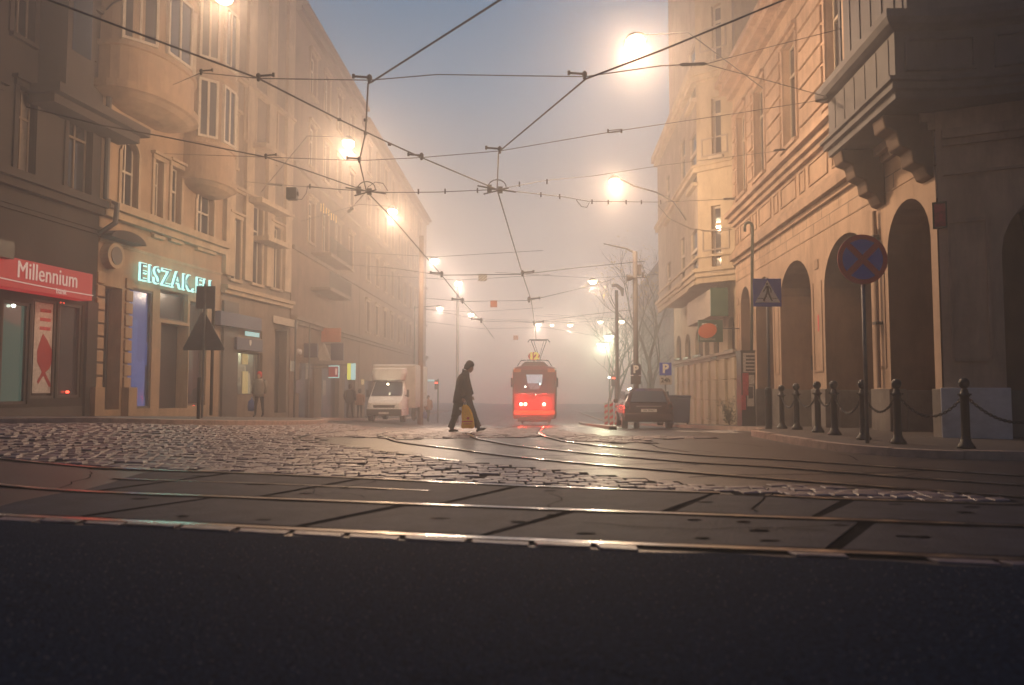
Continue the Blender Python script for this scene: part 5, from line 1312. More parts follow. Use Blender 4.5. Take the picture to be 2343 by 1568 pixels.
# triangular sign seen from behind on the left, with a rectangular plate
Yt = 19.6; a = P(420, 800, Yt); b = P(512, 720, Yt); tx = P(463, 800, Yt).x
ts = empty('triangle_sign', 'grey back of a triangular warning sign with a square plate above, on the left pavement', 'sign', (tx, Yt, gz(tx, Yt)))
zt_, zb_ = P(463, 715, Yt).z, P(463, 802, Yt).z
fixp(MB().prism([(a.x, zb_), (b.x+.02, zb_), (b.x+.04, zb_+.05), (tx+.05, zt_), (tx-.04, zt_), (a.x-.02, zb_+.05)], lambda u, v, d: (u, d, v), Yt-.01, Yt+.01).build('triangle', M['signgrey'], ts), ts)
q0, q1 = P(448, 707, Yt), P(493, 655, Yt); fixp(MB().box(q0.x, q1.x, Yt-.01, Yt+.01, q0.z, q1.z).build('plate', M['signgrey'], ts), ts)
zz = P(463, 650, Yt).z; xr = P(476, 700, Yt).x
fixp(MB().tube([(P(470, 700, Yt).x, Yt-.05, gz(tx, Yt)), (P(470, 700, Yt).x, Yt-.05, zz)], .032).build('post', M['steel'], ts), ts)
xq = P(486, 800, Yt+1.2).x; o = MB().tube([(xq, Yt+1.2, gz(xq, Yt)), (xq, Yt+1.2, P(486, 690, Yt).z)], .045).build('lamp_post', M['iron']); tag(o, 'plain thin dark post right behind the triangular sign', 'post')
xq = P(455, 900, 18.6).x; o = MB().tube([(xq, 18.6, gz(xq, 18.6)-.02), (xq, 18.6, gz(xq, 18.6)+.98), (xq, 18.6, gz(xq, 18.6)+1.0)], [.045, .045, .02]).build('bollard', M['iron']); tag(o, 'single plain bollard in front of the triangular sign', 'bollard')
# thin pole by tan house
xq = P(706, 900, 33).x; o = MB().tube([(xq, 33, gz(xq, 33)), (xq, 33, P(713, 745, 33).z)], .035).build('sign_pole', M['steel']); tag(o, 'thin pale pole among the foggy shop signs', 'pole')

# ================================================================ BOLLARDS AND CHAINS
BP = [(1788, 18.7), (1822, 17.5), (1870, 15.9), (1908, 14.9), (1974, 13.5), (2052, 12.5), (2207, 11.5)]
bw = []
proto = None
prof = [(.12, 0), (.13, .02), (.105, .06), (.075, .10), (.062, .16), (.060, .76), (.078, .78), (.078, .81), (.055, .83), (.050, .87), (.035, .89)]
bl = ['farthest of the seven black bollards, next to the crossing sign post', 'second black bollard from the crossing sign', 'third black bollard from the crossing sign', 'fourth black bollard from the crossing sign', 'fifth black bollard, right in front of the no-stopping sign post', 'sixth black bollard, standing before the dark fourth arch', 'nearest black bollard, alone before the pale plinth at the right']
def place(i, px, Y):
    x = P(px, 940, Y).x; return Vector((x, Y, gz(x, Y)))
for i, (px, Y) in enumerate(BP):
    v = place(i, px, Y); bw.append(v)
    if proto is None:
        proto = empty('bollard', bl[0], 'bollard', v, group='black chained bollards along the kerb')
        kids = [MB().lathe(prof, 0, 0, 0, 18).build('shaft', M['black'], proto, smooth=True),
                MB().lathe([(.012, .88), (.05, .90), (.072, .935), (.078, .97), (.070, 1.01), (.045, 1.04), (.012, 1.05)], 0, 0, 0, 16).build('ball', M['black'], proto, smooth=True),
                MB().box(-.10, .10, -.015, .015, .79, .815).build('chain_eye', M['black'], proto)]
    else:
        r = proto.copy(); COL.objects.link(r); r.location = v; r['label'] = bl[i]
        for k_ in kids:
            c = k_.copy(); COL.objects.link(c); c.parent = r
last = bw[-1]+Vector((1.75, .25, -.01)); bwx = bw+[Vector((last.x, last.y, gz(last.x, last.y)))]
r = proto.copy(); COL.objects.link(r); r.location = bwx[-1]; r['label'] = 'black bollard beyond the right picture edge'
for k_ in kids: c = k_.copy(); COL.objects.link(c); c.parent = r
link_me = None
def torus(R_, r_, sx, n=10, m=5):
    mb = MB()
    for i in range(n):
        t = 2*math.pi*i/n
        for j in range(m):
            u = 2*math.pi*j/m; mb.v.append(((R_+r_*math.cos(u))*math.cos(t)*sx, (R_+r_*math.cos(u))*math.sin(t), r_*math.sin(u)))
    for i in range(n):
        for j in range(m): mb.f.append((i*m+j, ((i+1) % n)*m+j, ((i+1) % n)*m+(j+1) % m, i*m+(j+1) % m))
    return mb
tm = torus(.020, .0075, 1.55)
cl = ['between the first and second bollards beside the crossing sign', 'between the second and third bollards', 'short one between the third and fourth bollards', 'deep one between the fourth and fifth bollards', 'between the fifth and sixth bollards, across the pale pier foot', 'long one between the sixth bollard and the nearest one', 'running out of the picture from the nearest bollard']
for i in range(len(bwx)-1):
    a, b = bwx[i]+Vector((0, 0, .80)), bwx[i+1]+Vector((0, 0, .80)); d = b-a; D = d.length; sag = (.30, .28, .25, .36, .30, .34, .42)[i]
    n = int(D*1.15/.044); mb = MB(); yaw = math.atan2(d.y, d.x)
    for k in range(n+1):
        t = k/n; p = a+d*t; p.z -= sag*4*t*(1-t)
        sl = math.atan((d.z/D)-sag*4*(1-2*t)/D)
        Mx = Matrix.Translation(p) @ Matrix.Rotation(yaw, 4, 'Z') @ Matrix.Rotation(-sl, 4, 'Y') @ Matrix.Rotation(R(90) if k % 2 else 0, 4, 'X')
        mb.add([Mx @ Vector(v) for v in tm.v], tm.f)
    tag(mb.build('chain', M['black'], smooth=True), 'black link chain, '+cl[i], 'chain', 'chains strung between the bollards')

# ================================================================ CABINET WITH POSTERS, CONTAINER, LAMP PIPE
Yk = 25.5; a = P(1697, 962, Yk); b = P(1726, 802, Yk)
kb_ = empty('poster_pillar', 'narrow dark cabinet plastered with torn posters at the arcade corner', 'cabinet', ((a.x+b.x)/2, Yk, gz(a.x, Yk)))
zb_ = gz(a.x, Yk)
fixp(MB().box(a.x, b.x, Yk, Yk+.5, zb_-.03, b.z-.05).box(a.x-.02, b.x+.02, Yk-.02, Yk+.52, b.z-.05, b.z).build('cabinet', M['black'], kb_), kb_)
def pap(x0, y0, x1, y1, m, o_=.008):
    q, s_ = P(x0, y1, Yk-o_), P(x1, y0, Yk-o_); fixp(MB().box(q.x, s_.x, Yk-o_, Yk-.001, q.z, s_.z).build('poster', M[m], kb_), kb_)
pap(1700, 808, 1727, 852, 'paper', .006)
for k in range(5): pap(1706, 813+k*8, 1726, 817.5+k*8, 'paperk', .012)
pap(1699, 854, 1712, 905, 'paperr'); pap(1713, 858, 1725, 880, 'paper'); pap(1709, 882, 1724, 930, 'paper', .006); pap(1712, 885, 1722, 912, 'paperk', .012); pap(1696.5, 905, 1706, 938, 'paperr', .010)
gp_ = empty('bent_pipe', 'green pipe with a hooked top rising from the poster cabinet', 'pipe', (a.x+.25, Yk+.2, b.z))
q0, q1 = P(1719, 802, Yk+.3), P(1721, 520, Yk+.3)
fixp(MB().tube([(q0.x, q0.y, q0.z-.05), (q1.x, q1.y, q1.z)]+[(q1.x-.13+.13*math.cos(t*math.pi/6), q1.y, q1.z+.16*math.sin(t*math.pi/6)) for t in range(1, 7)]+[(q1.x-.26, q1.y, q1.z-.15)], .05, 10).build('pipe', mat('pipe_green', (.05, .075, .05), .6), gp_, smooth=True), gp_)
Yc = 32.5; a = P(1530, 905, Yc); b = P(1579, 905, Yc); z0 = gz(b.x, Yc); zt_ = P(1550, 905, Yc).z
ct = empty('container', 'dark blue waste container between the car and the cream building', 'container', ((a.x+b.x)/2, Yc+.6, z0))
fixp(MB().hexa([(a.x+.05, Yc, z0+.08), (b.x-.05, Yc, z0+.08), (b.x-.05, Yc+1, z0+.08), (a.x+.05, Yc+1, z0+.08), (a.x, Yc, zt_-.12), (b.x, Yc, zt_-.12), (b.x, Yc+1.1, zt_-.12), (a.x, Yc+1.1, zt_-.12)]).build('body', M['bin'], ct, bevel=.02), ct)
fixp(MB().box(a.x-.03, b.x+.03, Yc-.04, Yc+1.12, zt_-.118, zt_).build('lid', M['bin'], ct, bevel=.03), ct)
for dx in (.15, b.x-a.x-.15): fixp(MB().tube([(a.x+dx, Yc+.1, z0+.06), (a.x+dx+.05, Yc+.1, z0+.06)], .06).build('wheel', M['rubber'], ct), ct)

# ================================================================ TRAM
def loft(mb, secs): return mb.rings(secs)
xt = P(1222, 900, 42).x; zt = zg(xt, 42)
tr = empty('tram', 'red tram number 12 with glowing lights in the fog in the middle of the street', 'tram', (xt, 42, zt), rz=-math.atan(.056))
def tsec(y, w_, z0, z1, r=.24, top=.08):
    h = w_/2; pts = []
    pts += [(-h+.06, y, z0), (h-.06, y, z0), (h, y, z0+.25), (h, y, z1-r-.1)]
    for k in range(1, 6): t = k/5*math.pi/2; pts.append((h-r+r*math.cos(t), y, z1-r+r*math.sin(t)))
    pts += [(h*.45, y, z1+top), (-h*.45, y, z1+top)]
    for k in range(5, 0, -1): t = k/5*math.pi/2; pts.append((-h+r-r*math.cos(t), y, z1-r+r*math.sin(t)))
    pts += [(-h, y, z1-r-.1), (-h, y, z0+.25)]
    return pts
mb = MB(); mb.rings([tsec(-.02, 2.20, .50, 3.08), tsec(.06, 2.34, .42, 3.17), tsec(.45, 2.43, .35, 3.22), tsec(1.2, 2.44, .35, 3.22), tsec(12.8, 2.44, .35, 3.22), tsec(13.3, 2.2, .4, 3.1)])
body = mb.build('body', M['trambody'], tr, smooth=False, bevel=.03)
MB().hexa([(-1.17, -.048, 1.74), (1.17, -.048, 1.74), (1.17, .05, 1.74), (-1.17, .05, 1.74), (-1.12, -.030, 3.05), (1.12, -.030, 3.05), (1.12, .05, 3.05), (-1.12, .05, 3.05)]).build('front_panel', M['tramdark'], tr, bevel=.02)
for s in (-1, 1): MB().box(min(s*.72, s*1.14), max(s*.72, s*1.14), -.045, .02, 2.90, 3.10).build('corner_panel', M['tramy'], tr, bevel=.03)
MB().tube([(-.35, -.085, 1.74), (.1, -.085, 2.25)], .012).build('wiper', M['black'], tr)
MB().tube([(0, -.35, .42), (0, .1, .42)], .06).build('coupler', M['black'], tr)
MB().box(-1.10, 1.10, -.06, .35, .36, .52).box(-.9, .9, -.16, .3, .22, .36).build('bumper', M['black'], tr, bevel=.03)
MB().box(-1.13, 1.13, -.075, -.02, .60, .82).build('lower_stripe', M['tramy'], tr, bevel=.01)
MB().hexa([(-.9, .1, 3.10), (.9, .1, 3.10), (.9, 2.4, 3.2), (-.9, 2.4, 3.2), (-.52, .3, 3.50), (.52, .3, 3.50), (.52, 2.2, 3.52), (-.52, 2.2, 3.52)]).build('roof_fairing', M['tramroof'], tr, bevel=.08)
ws = MB(); ws.hexa([(-.78, -.058, 1.72), (.78, -.058, 1.72), (.78, .0, 1.72), (-.78, .0, 1.72), (-.60, -.03, 2.84), (.60, -.03, 2.84), (.60, .02, 2.84), (-.60, .02, 2.84)]); ws.build('windscreen', M['carglass'], tr, bevel=.02)
for s in (-1, 1):
    MB().hexa([(s*.81, -.05, 1.72), (s*1.1, .02, 1.72), (s*1.1, .06, 1.72), (s*.81, 0, 1.72), (s*.64, -.035, 2.84), (s*1.04, .03, 2.80), (s*1.04, .07, 2.80), (s*.64, .02, 2.84)]).build('corner_window', M['carglass'], tr)
MB().hexa([(-.36, -.075, 2.30), (.42, -.075, 2.30), (.42, -.06, 2.30), (-.36, -.06, 2.30), (-.44, -.06, 2.78), (.46, -.06, 2.78), (.46, -.045, 2.78), (-.44, -.045, 2.78)]).build('lit_interior', M['tramin'], tr)
MB().hexa([(-.22, -.08, 1.98), (.25, -.08, 1.98), (.25, -.065, 1.98), (-.22, -.065, 1.98), (-.36, -.077, 2.297), (.42, -.077, 2.297), (.42, -.062, 2.297), (-.36, -.062, 2.297)]).build('lit_interior', emi('tram_interior_dim', (.45, .5, .55), .5), tr)
for x_ in (-.72, -.48, .53):
    MB().tube([(x_, -.12, 1.17), (x_, .0, 1.17)], .085, 14).build('tail_lamp', M['tailred'], tr)
    MB().tube([(x_, -.10, 1.17), (x_, -.02, 1.17)], .125, 14).build('lamp_rim', M['tail'], tr)
for x_, z_ in ((-.48, 2.12), (.32, 2.26), (.08, 1.68)): MB().tube([(x_, -.12, z_), (x_, -.08, z_)], .035 if z_ > 2 else .018, 10).build('small_lamp', M['lampw'], tr)
for x_, en, sz in ((-.60, 270, .12), (.53, 270, .12)):
    ld = bpy.data.lights.new('tail_light', 'POINT'); ld.energy = en; ld.color = (1, .045, .03); ld.shadow_soft_size = sz
    lo = bpy.data.objects.new('tail_light', ld); COL.objects.link(lo); lo.location = (x_, -.62, 1.12); lo.parent = tr
mb = MB()
for s in (-1, 1):
    mb.tube([(s*1.25, .3, 2.6), (s*1.25, .3, 2.1)], .05)
    mb.tube([(s*1.17, .5, 2.5), (s*1.26, .3, 2.5)], .02)
mb.build('mirror', M['black'], tr)
for k in range(6):
    for s in (-1, 1): MB().box(s*1.215-.02, s*1.215+.02, 1.0+k*2, 2.6+k*2, 1.6, 2.7).build('side_window', M['carglass'], tr)
for y_ in (2.4, 4.2, 9.2, 11.0):
    for s in (-1, 1): MB().tube([(s*.75-.05, y_, .33), (s*.75+.05, y_, .33)], .33, 16).build('wheel', M['iron'], tr)
# route number disc on the roof
MB().prism([(.24*math.cos(k*.3142)*1.35-.02, 3.78+.225*math.sin(k*.3142)) for k in range(20)], lambda a, b, d: (a, d, b), .1, .16).build('number_box', M['numrim'], tr)
text_mesh('route_number', '12', .50, M['num'], face_M((-.02, .09, 3.78), (1, 0, 0)), tr, .008, bold=.030, sx=1.1)
MB().box(-.05, .01, .11, .15, 3.45, 3.58).build('number_post', M['iron'], tr)
mb = MB(); 
for s in (-1, 1): mb.tube([(s*.95, .5, 3.25), (s*.75, .6, 3.56), (s*.1, .7, 3.62)], .022, 6)
mb.tube([(-.75, .6, 3.58), (.75, .6, 3.58)], .02, 6); mb.build('roof_rail', M['black'], tr)
mb = MB(); ph = (P(1232, 778, 42+1.6).z-zt)
xo = .22
mb.tube([(xo-.62, 1.5, ph-.14), (xo-.52, 1.5, ph), (xo+.52, 1.5, ph), (xo+.62, 1.5, ph-.14)], .03, 8); mb.tube([(xo-.45, 1.62, ph-.04), (xo+.45, 1.62, ph-.04)], .02, 6)
for s in (-1, 1): mb.tube([(xo+s*.44, 1.55, ph-.03), (xo+s*.06, 2.2, 3.75), (xo+s*.05, 1.7, 3.55)], .022, 6); mb.tube([(xo+s*.30, 1.55, ph-.03), (xo-s*.02, 2.2, 3.75)], .014, 6)
mb.build('pantograph', M['wire'], tr)

# ================================================================ VAN
xv = P(881, 950, 41).x; zv = zg(xv, 41)
van = empty('box_van', 'white box van with a rounded roof fairing parked on the left in the fog', 'van', (xv, 41, zv), rz=R(-2))
MB().box(-.93, 1.42, 1.2, 5.6, .75, 3.12).build('cargo_box', M['dirtyw'], van, bevel=.05)
mb = MB(); mb.rings([[(-.98*a, y, z) for a in (1,)]+[] for y, z in ()]) if False else None
def vsec(y, w0, w1, z0, z1): return [(-w0, y, z0), (w0, y, z0), (w0, y, (z0+z1)/2), (w1, y, z1), (-w1, y, z1), (-w0, y, (z0+z1)/2)]
mb.__init__(); mb.rings([vsec(-.35, .80, .78, .45, 1.02), vsec(-.22, .94, .88, .38, 1.15), vsec(.25, .98, .90, .35, 1.38), vsec(.62, .99, .88, .35, 1.62), vsec(1.15, .99, .80, .35, 2.22), vsec(1.6, .99, .80, .35, 2.26)]); mb.build('cab', M['white'], van, bevel=.04)
mb = MB(); mb.hexa([(-.82, .24, 1.42), (.82, .24, 1.42), (.85, .5, 1.42), (-.85, .5, 1.42), (-.72, 1.02, 2.18), (.72, 1.02, 2.18), (.75, 1.1, 2.1), (-.75, 1.1, 2.1)]); mb.build('windscreen', M['carglass'], van, bevel=.02)
mb = MB(); mb.rings([[(x_*k, y_, z_) for x_, z_ in ((-.86, 2.25), (-.60, 2.24), (.60, 2.24), (.86, 2.25), (.99, 2.62), (.95, 2.92), (-.95, 2.92), (-.99, 2.62))] for y_, k in ((.62, .75), (.75, .92), (1.18, 1.0))]); mb.build('roof_fairing', M['white'], van, smooth=False, bevel=.06)
MB().hexa([(-.55, -.372, .80), (.55, -.372, .80), (.55, -.32, .80), (-.55, -.32, .80), (-.6, -.34, 1.0), (.6, -.34, 1.0), (.6, -.28, 1.0), (-.6, -.28, 1.0)]).build('grille', M['black'], van)
MB().box(-.92, .92, -.42, -.22, .38, .72).build('bumper', M['iron'], van, bevel=.04)
MB().box(-.27, .27, -.435, -.421, .46, .57).build('number_plate', M['dirtyw'], van)
for s in (-1, 1):
    MB().hexa([(s*.62, -.34, .86), (s*.86, -.22, .84), (s*.86, -.15, .84), (s*.62, -.28, .86), (s*.66, -.28, 1.10), (s*.9, -.1, 1.14), (s*.9, -.05, 1.14), (s*.66, -.22, 1.10)]).build('headlight', M['glass'], van)
    MB().box(s*1.1-.07, s*1.1+.07, .55, .62, 1.35, 1.75).box(min(s*.95, s*1.04), max(s*.95, s*1.04), .57, .6, 1.4, 1.45).build('mirror', M['black'], van, bevel=.02)
    for y_ in (.55, 4.3):
        wl = MB().tube([(s*.85-.12, y_, .34), (s*.85+.12, y_, .34)], .34, 18).build('wheel', M['rubber'], van)
        MB().tube([(s*.85-.125, y_, .34), (s*.85+.125, y_, .34)], .19, 12).build('rim', M['steel'], wl)
MB().tube([(.06, .30, 2.04), (.06, .42, 2.04)], .05).build('cab_light', M['lamp'], van)
MB().box(-.9, 1.35, 1.15, 1.199, 3.06, 3.13).build('box_edge', M['white'], van)

# ================================================================ CAR (rear view)
xc = P(1484, 960, 26.8).x; zc_ = zg(xc, 26.8)
car = empty('parked_car', 'small black hatchback seen from behind, parked on the right by the grey pole', 'car', (xc, 26.8, zc_), rz=R(-3)); car.scale = (1.04, 1, .955)
def csec(y, w_, z0, zs, wt, zt2, zb=None): return [(-w_*.94, y, z0), (w_*.94, y, z0), (w_, y, z0+.3), (w_, y, zs-.06), (w_*.955, y, zs), (wt, y, zt2-.05), (wt*.88, y, zt2), (-wt*.88, y, zt2), (-wt, y, zt2-.05), (-w_*.955, y, zs), (-w_, y, zs-.06), (-w_, y, z0+.3)]
mb = MB(); mb.rings([csec(-.02, .70, .32, .86, .66, .90), csec(.05, .80, .27, .90, .76, .98), csec(.30, .82, .24, .93, .60, 1.38), csec(.55, .825, .24, .93, .575, 1.475), csec(1.8, .83, .24, .93, .57, 1.48), csec(2.35, .83, .24, .92, .62, 1.36), csec(2.95, .82, .24, .90, .74, .98), csec(3.5, .76, .26, .80, .66, .84), csec(3.62, .68, .3, .6, .6, .66)])
mb.build('body', M['carp'], car, bevel=.02)
MB().hexa([(-.60, -.005, .98), (.60, -.005, .98), (.60, .05, .98), (-.60, .05, .98), (-.50, .235, 1.38), (.50, .235, 1.38), (.50, .30, 1.38), (-.50, .30, 1.38)]).build('rear_window', M['carglass'], car, bevel=.01)
MB().box(-.80, .80, -.10, .10, .27, .58).build('bumper', M['carp'], car, bevel=.04)
MB().box(-.26, .26, -.06, -.045, .62, .73).build('number_plate', M['signw'], car) ; text_mesh('plate_letters', 'KR 3N62', .095, M['signk'], face_M((0, -.066, .675), (1, 0, 0)), car, .002)
MB().box(-.42, .42, -.045, -.01, .80, .85).build('tailgate_handle', M['chrome'], car, bevel=.008)
for s in (-1, 1):
    MB().hexa([(s*.62, -.04, .74), (s*.80, .02, .72), (s*.80, .10, .72), (s*.62, .05, .74), (s*.64, -.01, .98), (s*.775, .10, .98), (s*.775, .16, .98), (s*.64, .05, .98)]).build('tail_light', M['tail'], car)
    MB().box(s*.93-.07, s*.93+.07, 2.15, 2.22, .92, 1.06).build('mirror', M['carp'], car, bevel=.02)
    for y_ in (.62, 2.85):
        wl = MB().tube([(s*.75-.09, y_, .28), (s*.75+.09, y_, .28)], .285, 20).build('wheel', M['rubber'], car); MB().tube([(s*.76-.09, y_, .28), (s*.76+.09, y_, .28)], .17, 12).build('rim', M['steel'], wl)
    MB().box(s*.74, s*.74+.01, .6, 2.2, 1.0, 1.36).build('side_window', M['carglass'], car)
MB().tube([(0, 1.9, 1.48), (0, 2.05, 1.75)], .008).build('aerial', M['black'], car)
MB().tube([(-.5, -.08, .30), (-.5, .2, .30)], .03).build('exhaust', M['steel'], car)
for s in (-1, 1): MB().tube([(s*.18, .25, 1.12), (s*.36, .27, 1.2)], .02).build('wiper', M['black'], car) if s > 0 else None

# ================================================================ PEOPLE
def skin_body(name, joints, edges, m, root, sub=2):
    keys = list(joints); me = bpy.data.meshes.new(name)
    me.from_pydata([joints[k][0] for k in keys], [(keys.index(a), keys.index(b)) for a, b in edges], [])
    o = bpy.data.objects.new(name, me); COL.objects.link(o); o.parent = root; me.materials.append(m)
    sk = o.modifiers.new('skin', 'SKIN'); sk.use_smooth_shade = True
    for i, k in enumerate(keys):
        v = me.skin_vertices[0].data[i]; r = joints[k][1]; v.radius = r if isinstance(r, tuple) else (r, r); v.use_root = (i == 0)
    sb = o.modifiers.new('sub', 'SUBSURF'); sb.levels = sub; sb.render_levels = sub
    return o
def ering(cx_, cy_, z, rx, ry, n=18, tilt=0): return [(cx_+rx*math.cos(2*math.pi*k/n), cy_+ry*math.sin(2*math.pi*k/n), z+tilt*math.cos(2*math.pi*k/n)) for k in range(n)]
def head_parts(root, c, yaw=0, hair_m='hair', face=True, hat=None, tilt=0, s=1.0):
    """head facing +x before yaw: face, nose, ears, eyes in one skin mesh; hair as a child"""
    mb = MB(); n = 20; rows = []
    prof = [(-.135, .045, .04, .035), (-.115, .070, .05, .03), (-.08, .085, .062, .018), (-.04, .093, .07, .008), (0, .098, .076, 0), (.045, .098, .078, -.004), (.085, .085, .07, -.008), (.115, .055, .048, -.01), (.13, .02, .02, -.01)]
    for z, rx, ry, ox in prof:
        r_ = []
        for k in range(n):
            t = 2*math.pi*k/n; x_ = ox+rx*math.cos(t); y_ = ry*math.sin(t)
            if abs(math.sin(t)) < .25 and math.cos(t) > 0:
                x_ += {-.04: .022, 0: .006, -.08: .008}.get(z, 0)
            r_.append((x_, y_, z))
        rows.append(r_)
    mb.rings(rows)
    for sy in (-1, 1): mb.lathe([(.004, -.035), (.016, -.02), (.020, .01), (.014, .03), (.004, .035)], -.01, sy*.079, 0, 8, 1.0, .5)
    mb.lathe([(.004, -.05), (.014, -.045), (.012, -.02), (.005, .0)], .106, 0, 0, 8)
    Mx = Matrix.Translation(c) @ Matrix.Rotation(yaw, 4, 'Z') @ Matrix.Rotation(tilt, 4, 'Y') @ Matrix.Scale(s, 4)
    mb.v = [tuple(Mx @ Vector(v)) for v in mb.v]; hd = mb.build('head', M['skin'], root, smooth=True)
    mb = MB()
    for sy in (-1, 1): mb.lathe([(.002, -.010), (.012, -.006), (.012, .006), (.002, .010)], .088, sy*.03, .005, 8, .6, 1)
    mb.box(.093, .099, -.022, .022, -.082, -.076)
    mb.v = [tuple(Mx @ Vector(v)) for v in mb.v]; mb.build('face_details', M['hair'], hd)
    mb = MB(); rows = []; random.seed(3)
    for z, rx, ry, ox in ((-.10, .06, .07, -.055), (-.05, .085, .088, -.035), (0, .10, .098, -.022), (.05, .112, .100, -.008), (.095, .10, .09, -.008), (.13, .072, .062, -.012), (.150, .03, .03, -.014)):
        rows.append([(ox+rx*math.cos(2*math.pi*k/n)*random.uniform(.95, 1.05), ry*math.sin(2*math.pi*k/n)*random.uniform(.95, 1.05), z+random.uniform(-.004, .004)) for k in range(n)])
    mb.rings(rows); mb.v = [tuple(Mx @ Vector(v)) for v in mb.v]
    mb.build('hat' if hat else 'hair', M[hat or hair_m], hd, smooth=True)
    return hd
def hand_mesh(root, wrist, down, curl_axis, m='skin', s=1.0, parent=None):
    """palm with four unequal bent fingers and a thumb; down = direction wrist to knuckles"""
    d = Vector(down).normalized(); ax = Vector(curl_axis).normalized(); side = d.cross(ax).normalized(); w_ = Vector(wrist); J = {}; E = []
    J['p0'] = (w_, .026*s); J['p1'] = (w_+d*.05*s, (.040*s, .02*s)); E.append(('p0', 'p1'))
    for i, (off, ln) in enumerate(((-.032, .068), (-.011, .078), (.011, .072), (.031, .056))):
        b = w_+d*.085*s+ax*off*s; J['k%d' % i] = (b, .0115*s); E.append(('p1', 'k%d' % i))
        q1 = b+(d*.75+side*.65).normalized()*ln*.45*s; q2 = q1+(d*.05+side*1.0).normalized()*ln*.32*s; q3 = q2+(-d*.6+side*.7).normalized()*ln*.25*s
        for j, q in enumerate((q1, q2, q3)): J['f%d%d' % (i, j)] = (q, (.0095-.001*j)*s)
        E += [('k%d' % i, 'f%d0' % i), ('f%d0' % i, 'f%d1' % i), ('f%d1' % i, 'f%d2' % i)]
    t0 = w_+d*.03*s-ax*.035*s; t1 = t0+(d*.6-ax*.5+side*.6).normalized()*.035*s; t2 = t1+(d*.6+ax*.2+side*.8).normalized()*.03*s
    J['t0'] = (t0, .013*s); J['t1'] = (t1, .011*s); J['t2'] = (t2, .009*s); E += [('p0', 't0'), ('t0', 't1'), ('t1', 't2')]
    return skin_body('hand', J, E, M[m], parent or root, 1)
V = Vector
# --- the walker
Yw = 19.5; wx0 = P(1070, 978, Yw); 
def lx(cx_): return (cx_-400)/390*1.0
xw = P((1600+400/2.6133)*.6049, 978, Yw).x; zw = zg(xw, Yw)+.012
wk = empty('person', 'person in a long dark coat striding right across the street with a yellow carrier bag', 'person', (xw, Yw, zw))
# body: torso, legs and arms in one skinned surface
J = {'pel': (V((-.04, 0, .93)), (.15, .13)), 'wai': (V((-.03, 0, 1.12)), (.15, .12)), 'che': (V((0, 0, 1.33)), (.17, .14)), 'nec': (V((.055, 0, 1.49)), .065), 'nk2': (V((.10, 0, 1.55)), .055),
     'hr': (V((-.08, .09, .88)), .105), 'kr': (V((-.17, .09, .50)), .068), 'ar': (V((-.335, .09, .13)), .048), 'fr': (V((-.30, .09, .045)), .042), 'tr': (V((-.14, .09, .03)), .034),
     'hl': (V((.02, -.09, .88)), .105), 'kl': (V((.22, -.09, .50)), .068), 'al': (V((.37, -.09, .16)), .048), 'fl': (V((.38, -.09, .07)), .042), 'tl': (V((.55, -.09, .095)), .034),
     'sl': (V((-.02, -.19, 1.42)), .075), 'el': (V((-.10, -.25, 1.13)), .055), 'wl': (V((.02, -.22, .88)), .038),
     'sr': (V((.02, .19, 1.42)), .075), 'er': (V((.12, .25, 1.14)), .055), 'wr': (V((.20, .20, .93)), .038)}
E = [('pel', 'wai'), ('wai', 'che'), ('che', 'nec'), ('nec', 'nk2'), ('pel', 'hr'), ('hr', 'kr'), ('kr', 'ar'), ('ar', 'fr'), ('fr', 'tr'), ('pel', 'hl'), ('hl', 'kl'), ('kl', 'al'), ('al', 'fl'), ('fl', 'tl'), ('che', 'sl'), ('sl', 'el'), ('el', 'wl'), ('che', 'sr'), ('sr', 'er'), ('er', 'wr')]
skin_body('body', J, E, M['trouser'], wk)
# long coat, open at the front below the hips and swinging back
mb = MB()
rows = []
for z, cx_, rx, ry in ((1.50, .05, .085, .10), (1.46, .02, .12, .17), (1.38, -.005, .155, .215), (1.26, -.01, .185, .215), (1.12, -.01, .205, .205), (.98, -.02, .225, .205), (.86, -.025, .24, .21), (.74, -.03, .25, .215)):
    rows.append(ering(cx_, 0, z, rx, ry, 20))
mb.rings(rows); mb.build('coat', M['coat'], wk, smooth=True)
for nm, pts in (('coat_tail', [((-.06, .07, .90), .17, .16), ((-.13, .08, .68), .145, .15), ((-.185, .085, .46), .125, .14), ((-.21, .085, .40), .12, .135)]), ('coat_tail', [((.02, -.07, .90), .17, .16), ((.12, -.08, .68), .13, .15), ((.215, -.085, .46), .115, .14), ((.235, -.085, .41), .11, .135)])):
    mb = MB(); mb.rings([ering(c[0], c[1], c[2], a_, b_, 16, tilt=.02) for c, a_, b_ in pts]); mb.build(nm, M['coat'], wk, smooth=True)
for y_, pts in ((-.25, [(-.02, -.20, 1.42), (-.10, -.26, 1.13), (.01, -.225, .90)]), (.25, [(.02, .20, 1.42), (.12, .25, 1.14), (.19, .21, .95)])):
    MB().tube([pts[0], (V(pts[0])+V(pts[1]))/2, pts[1], (V(pts[1])+V(pts[2]))/2, pts[2]], [.085, .078, .070, .062, .055], 12).build('sleeve', M['coat'], wk, smooth=True)
mb = MB(); mb.rings([ering(.04, 0, 1.47, .105, .125, 16), ering(.045, 0, 1.53, .085, .095, 16, -.02), ering(.04, 0, 1.57, .08, .085, 16, -.03)]); mb.build('collar', M['coat'], wk, smooth=True)
for leg in (((-.17, .09, .50), (-.26, .09, .30), (-.335, .09, .10)), ((.22, -.09, .50), (.30, -.09, .32), (.375, -.09, .13))):
    MB().tube(leg, [.085, .078, .082], 12).build('trouser_leg', M['trouser'], wk, smooth=True)
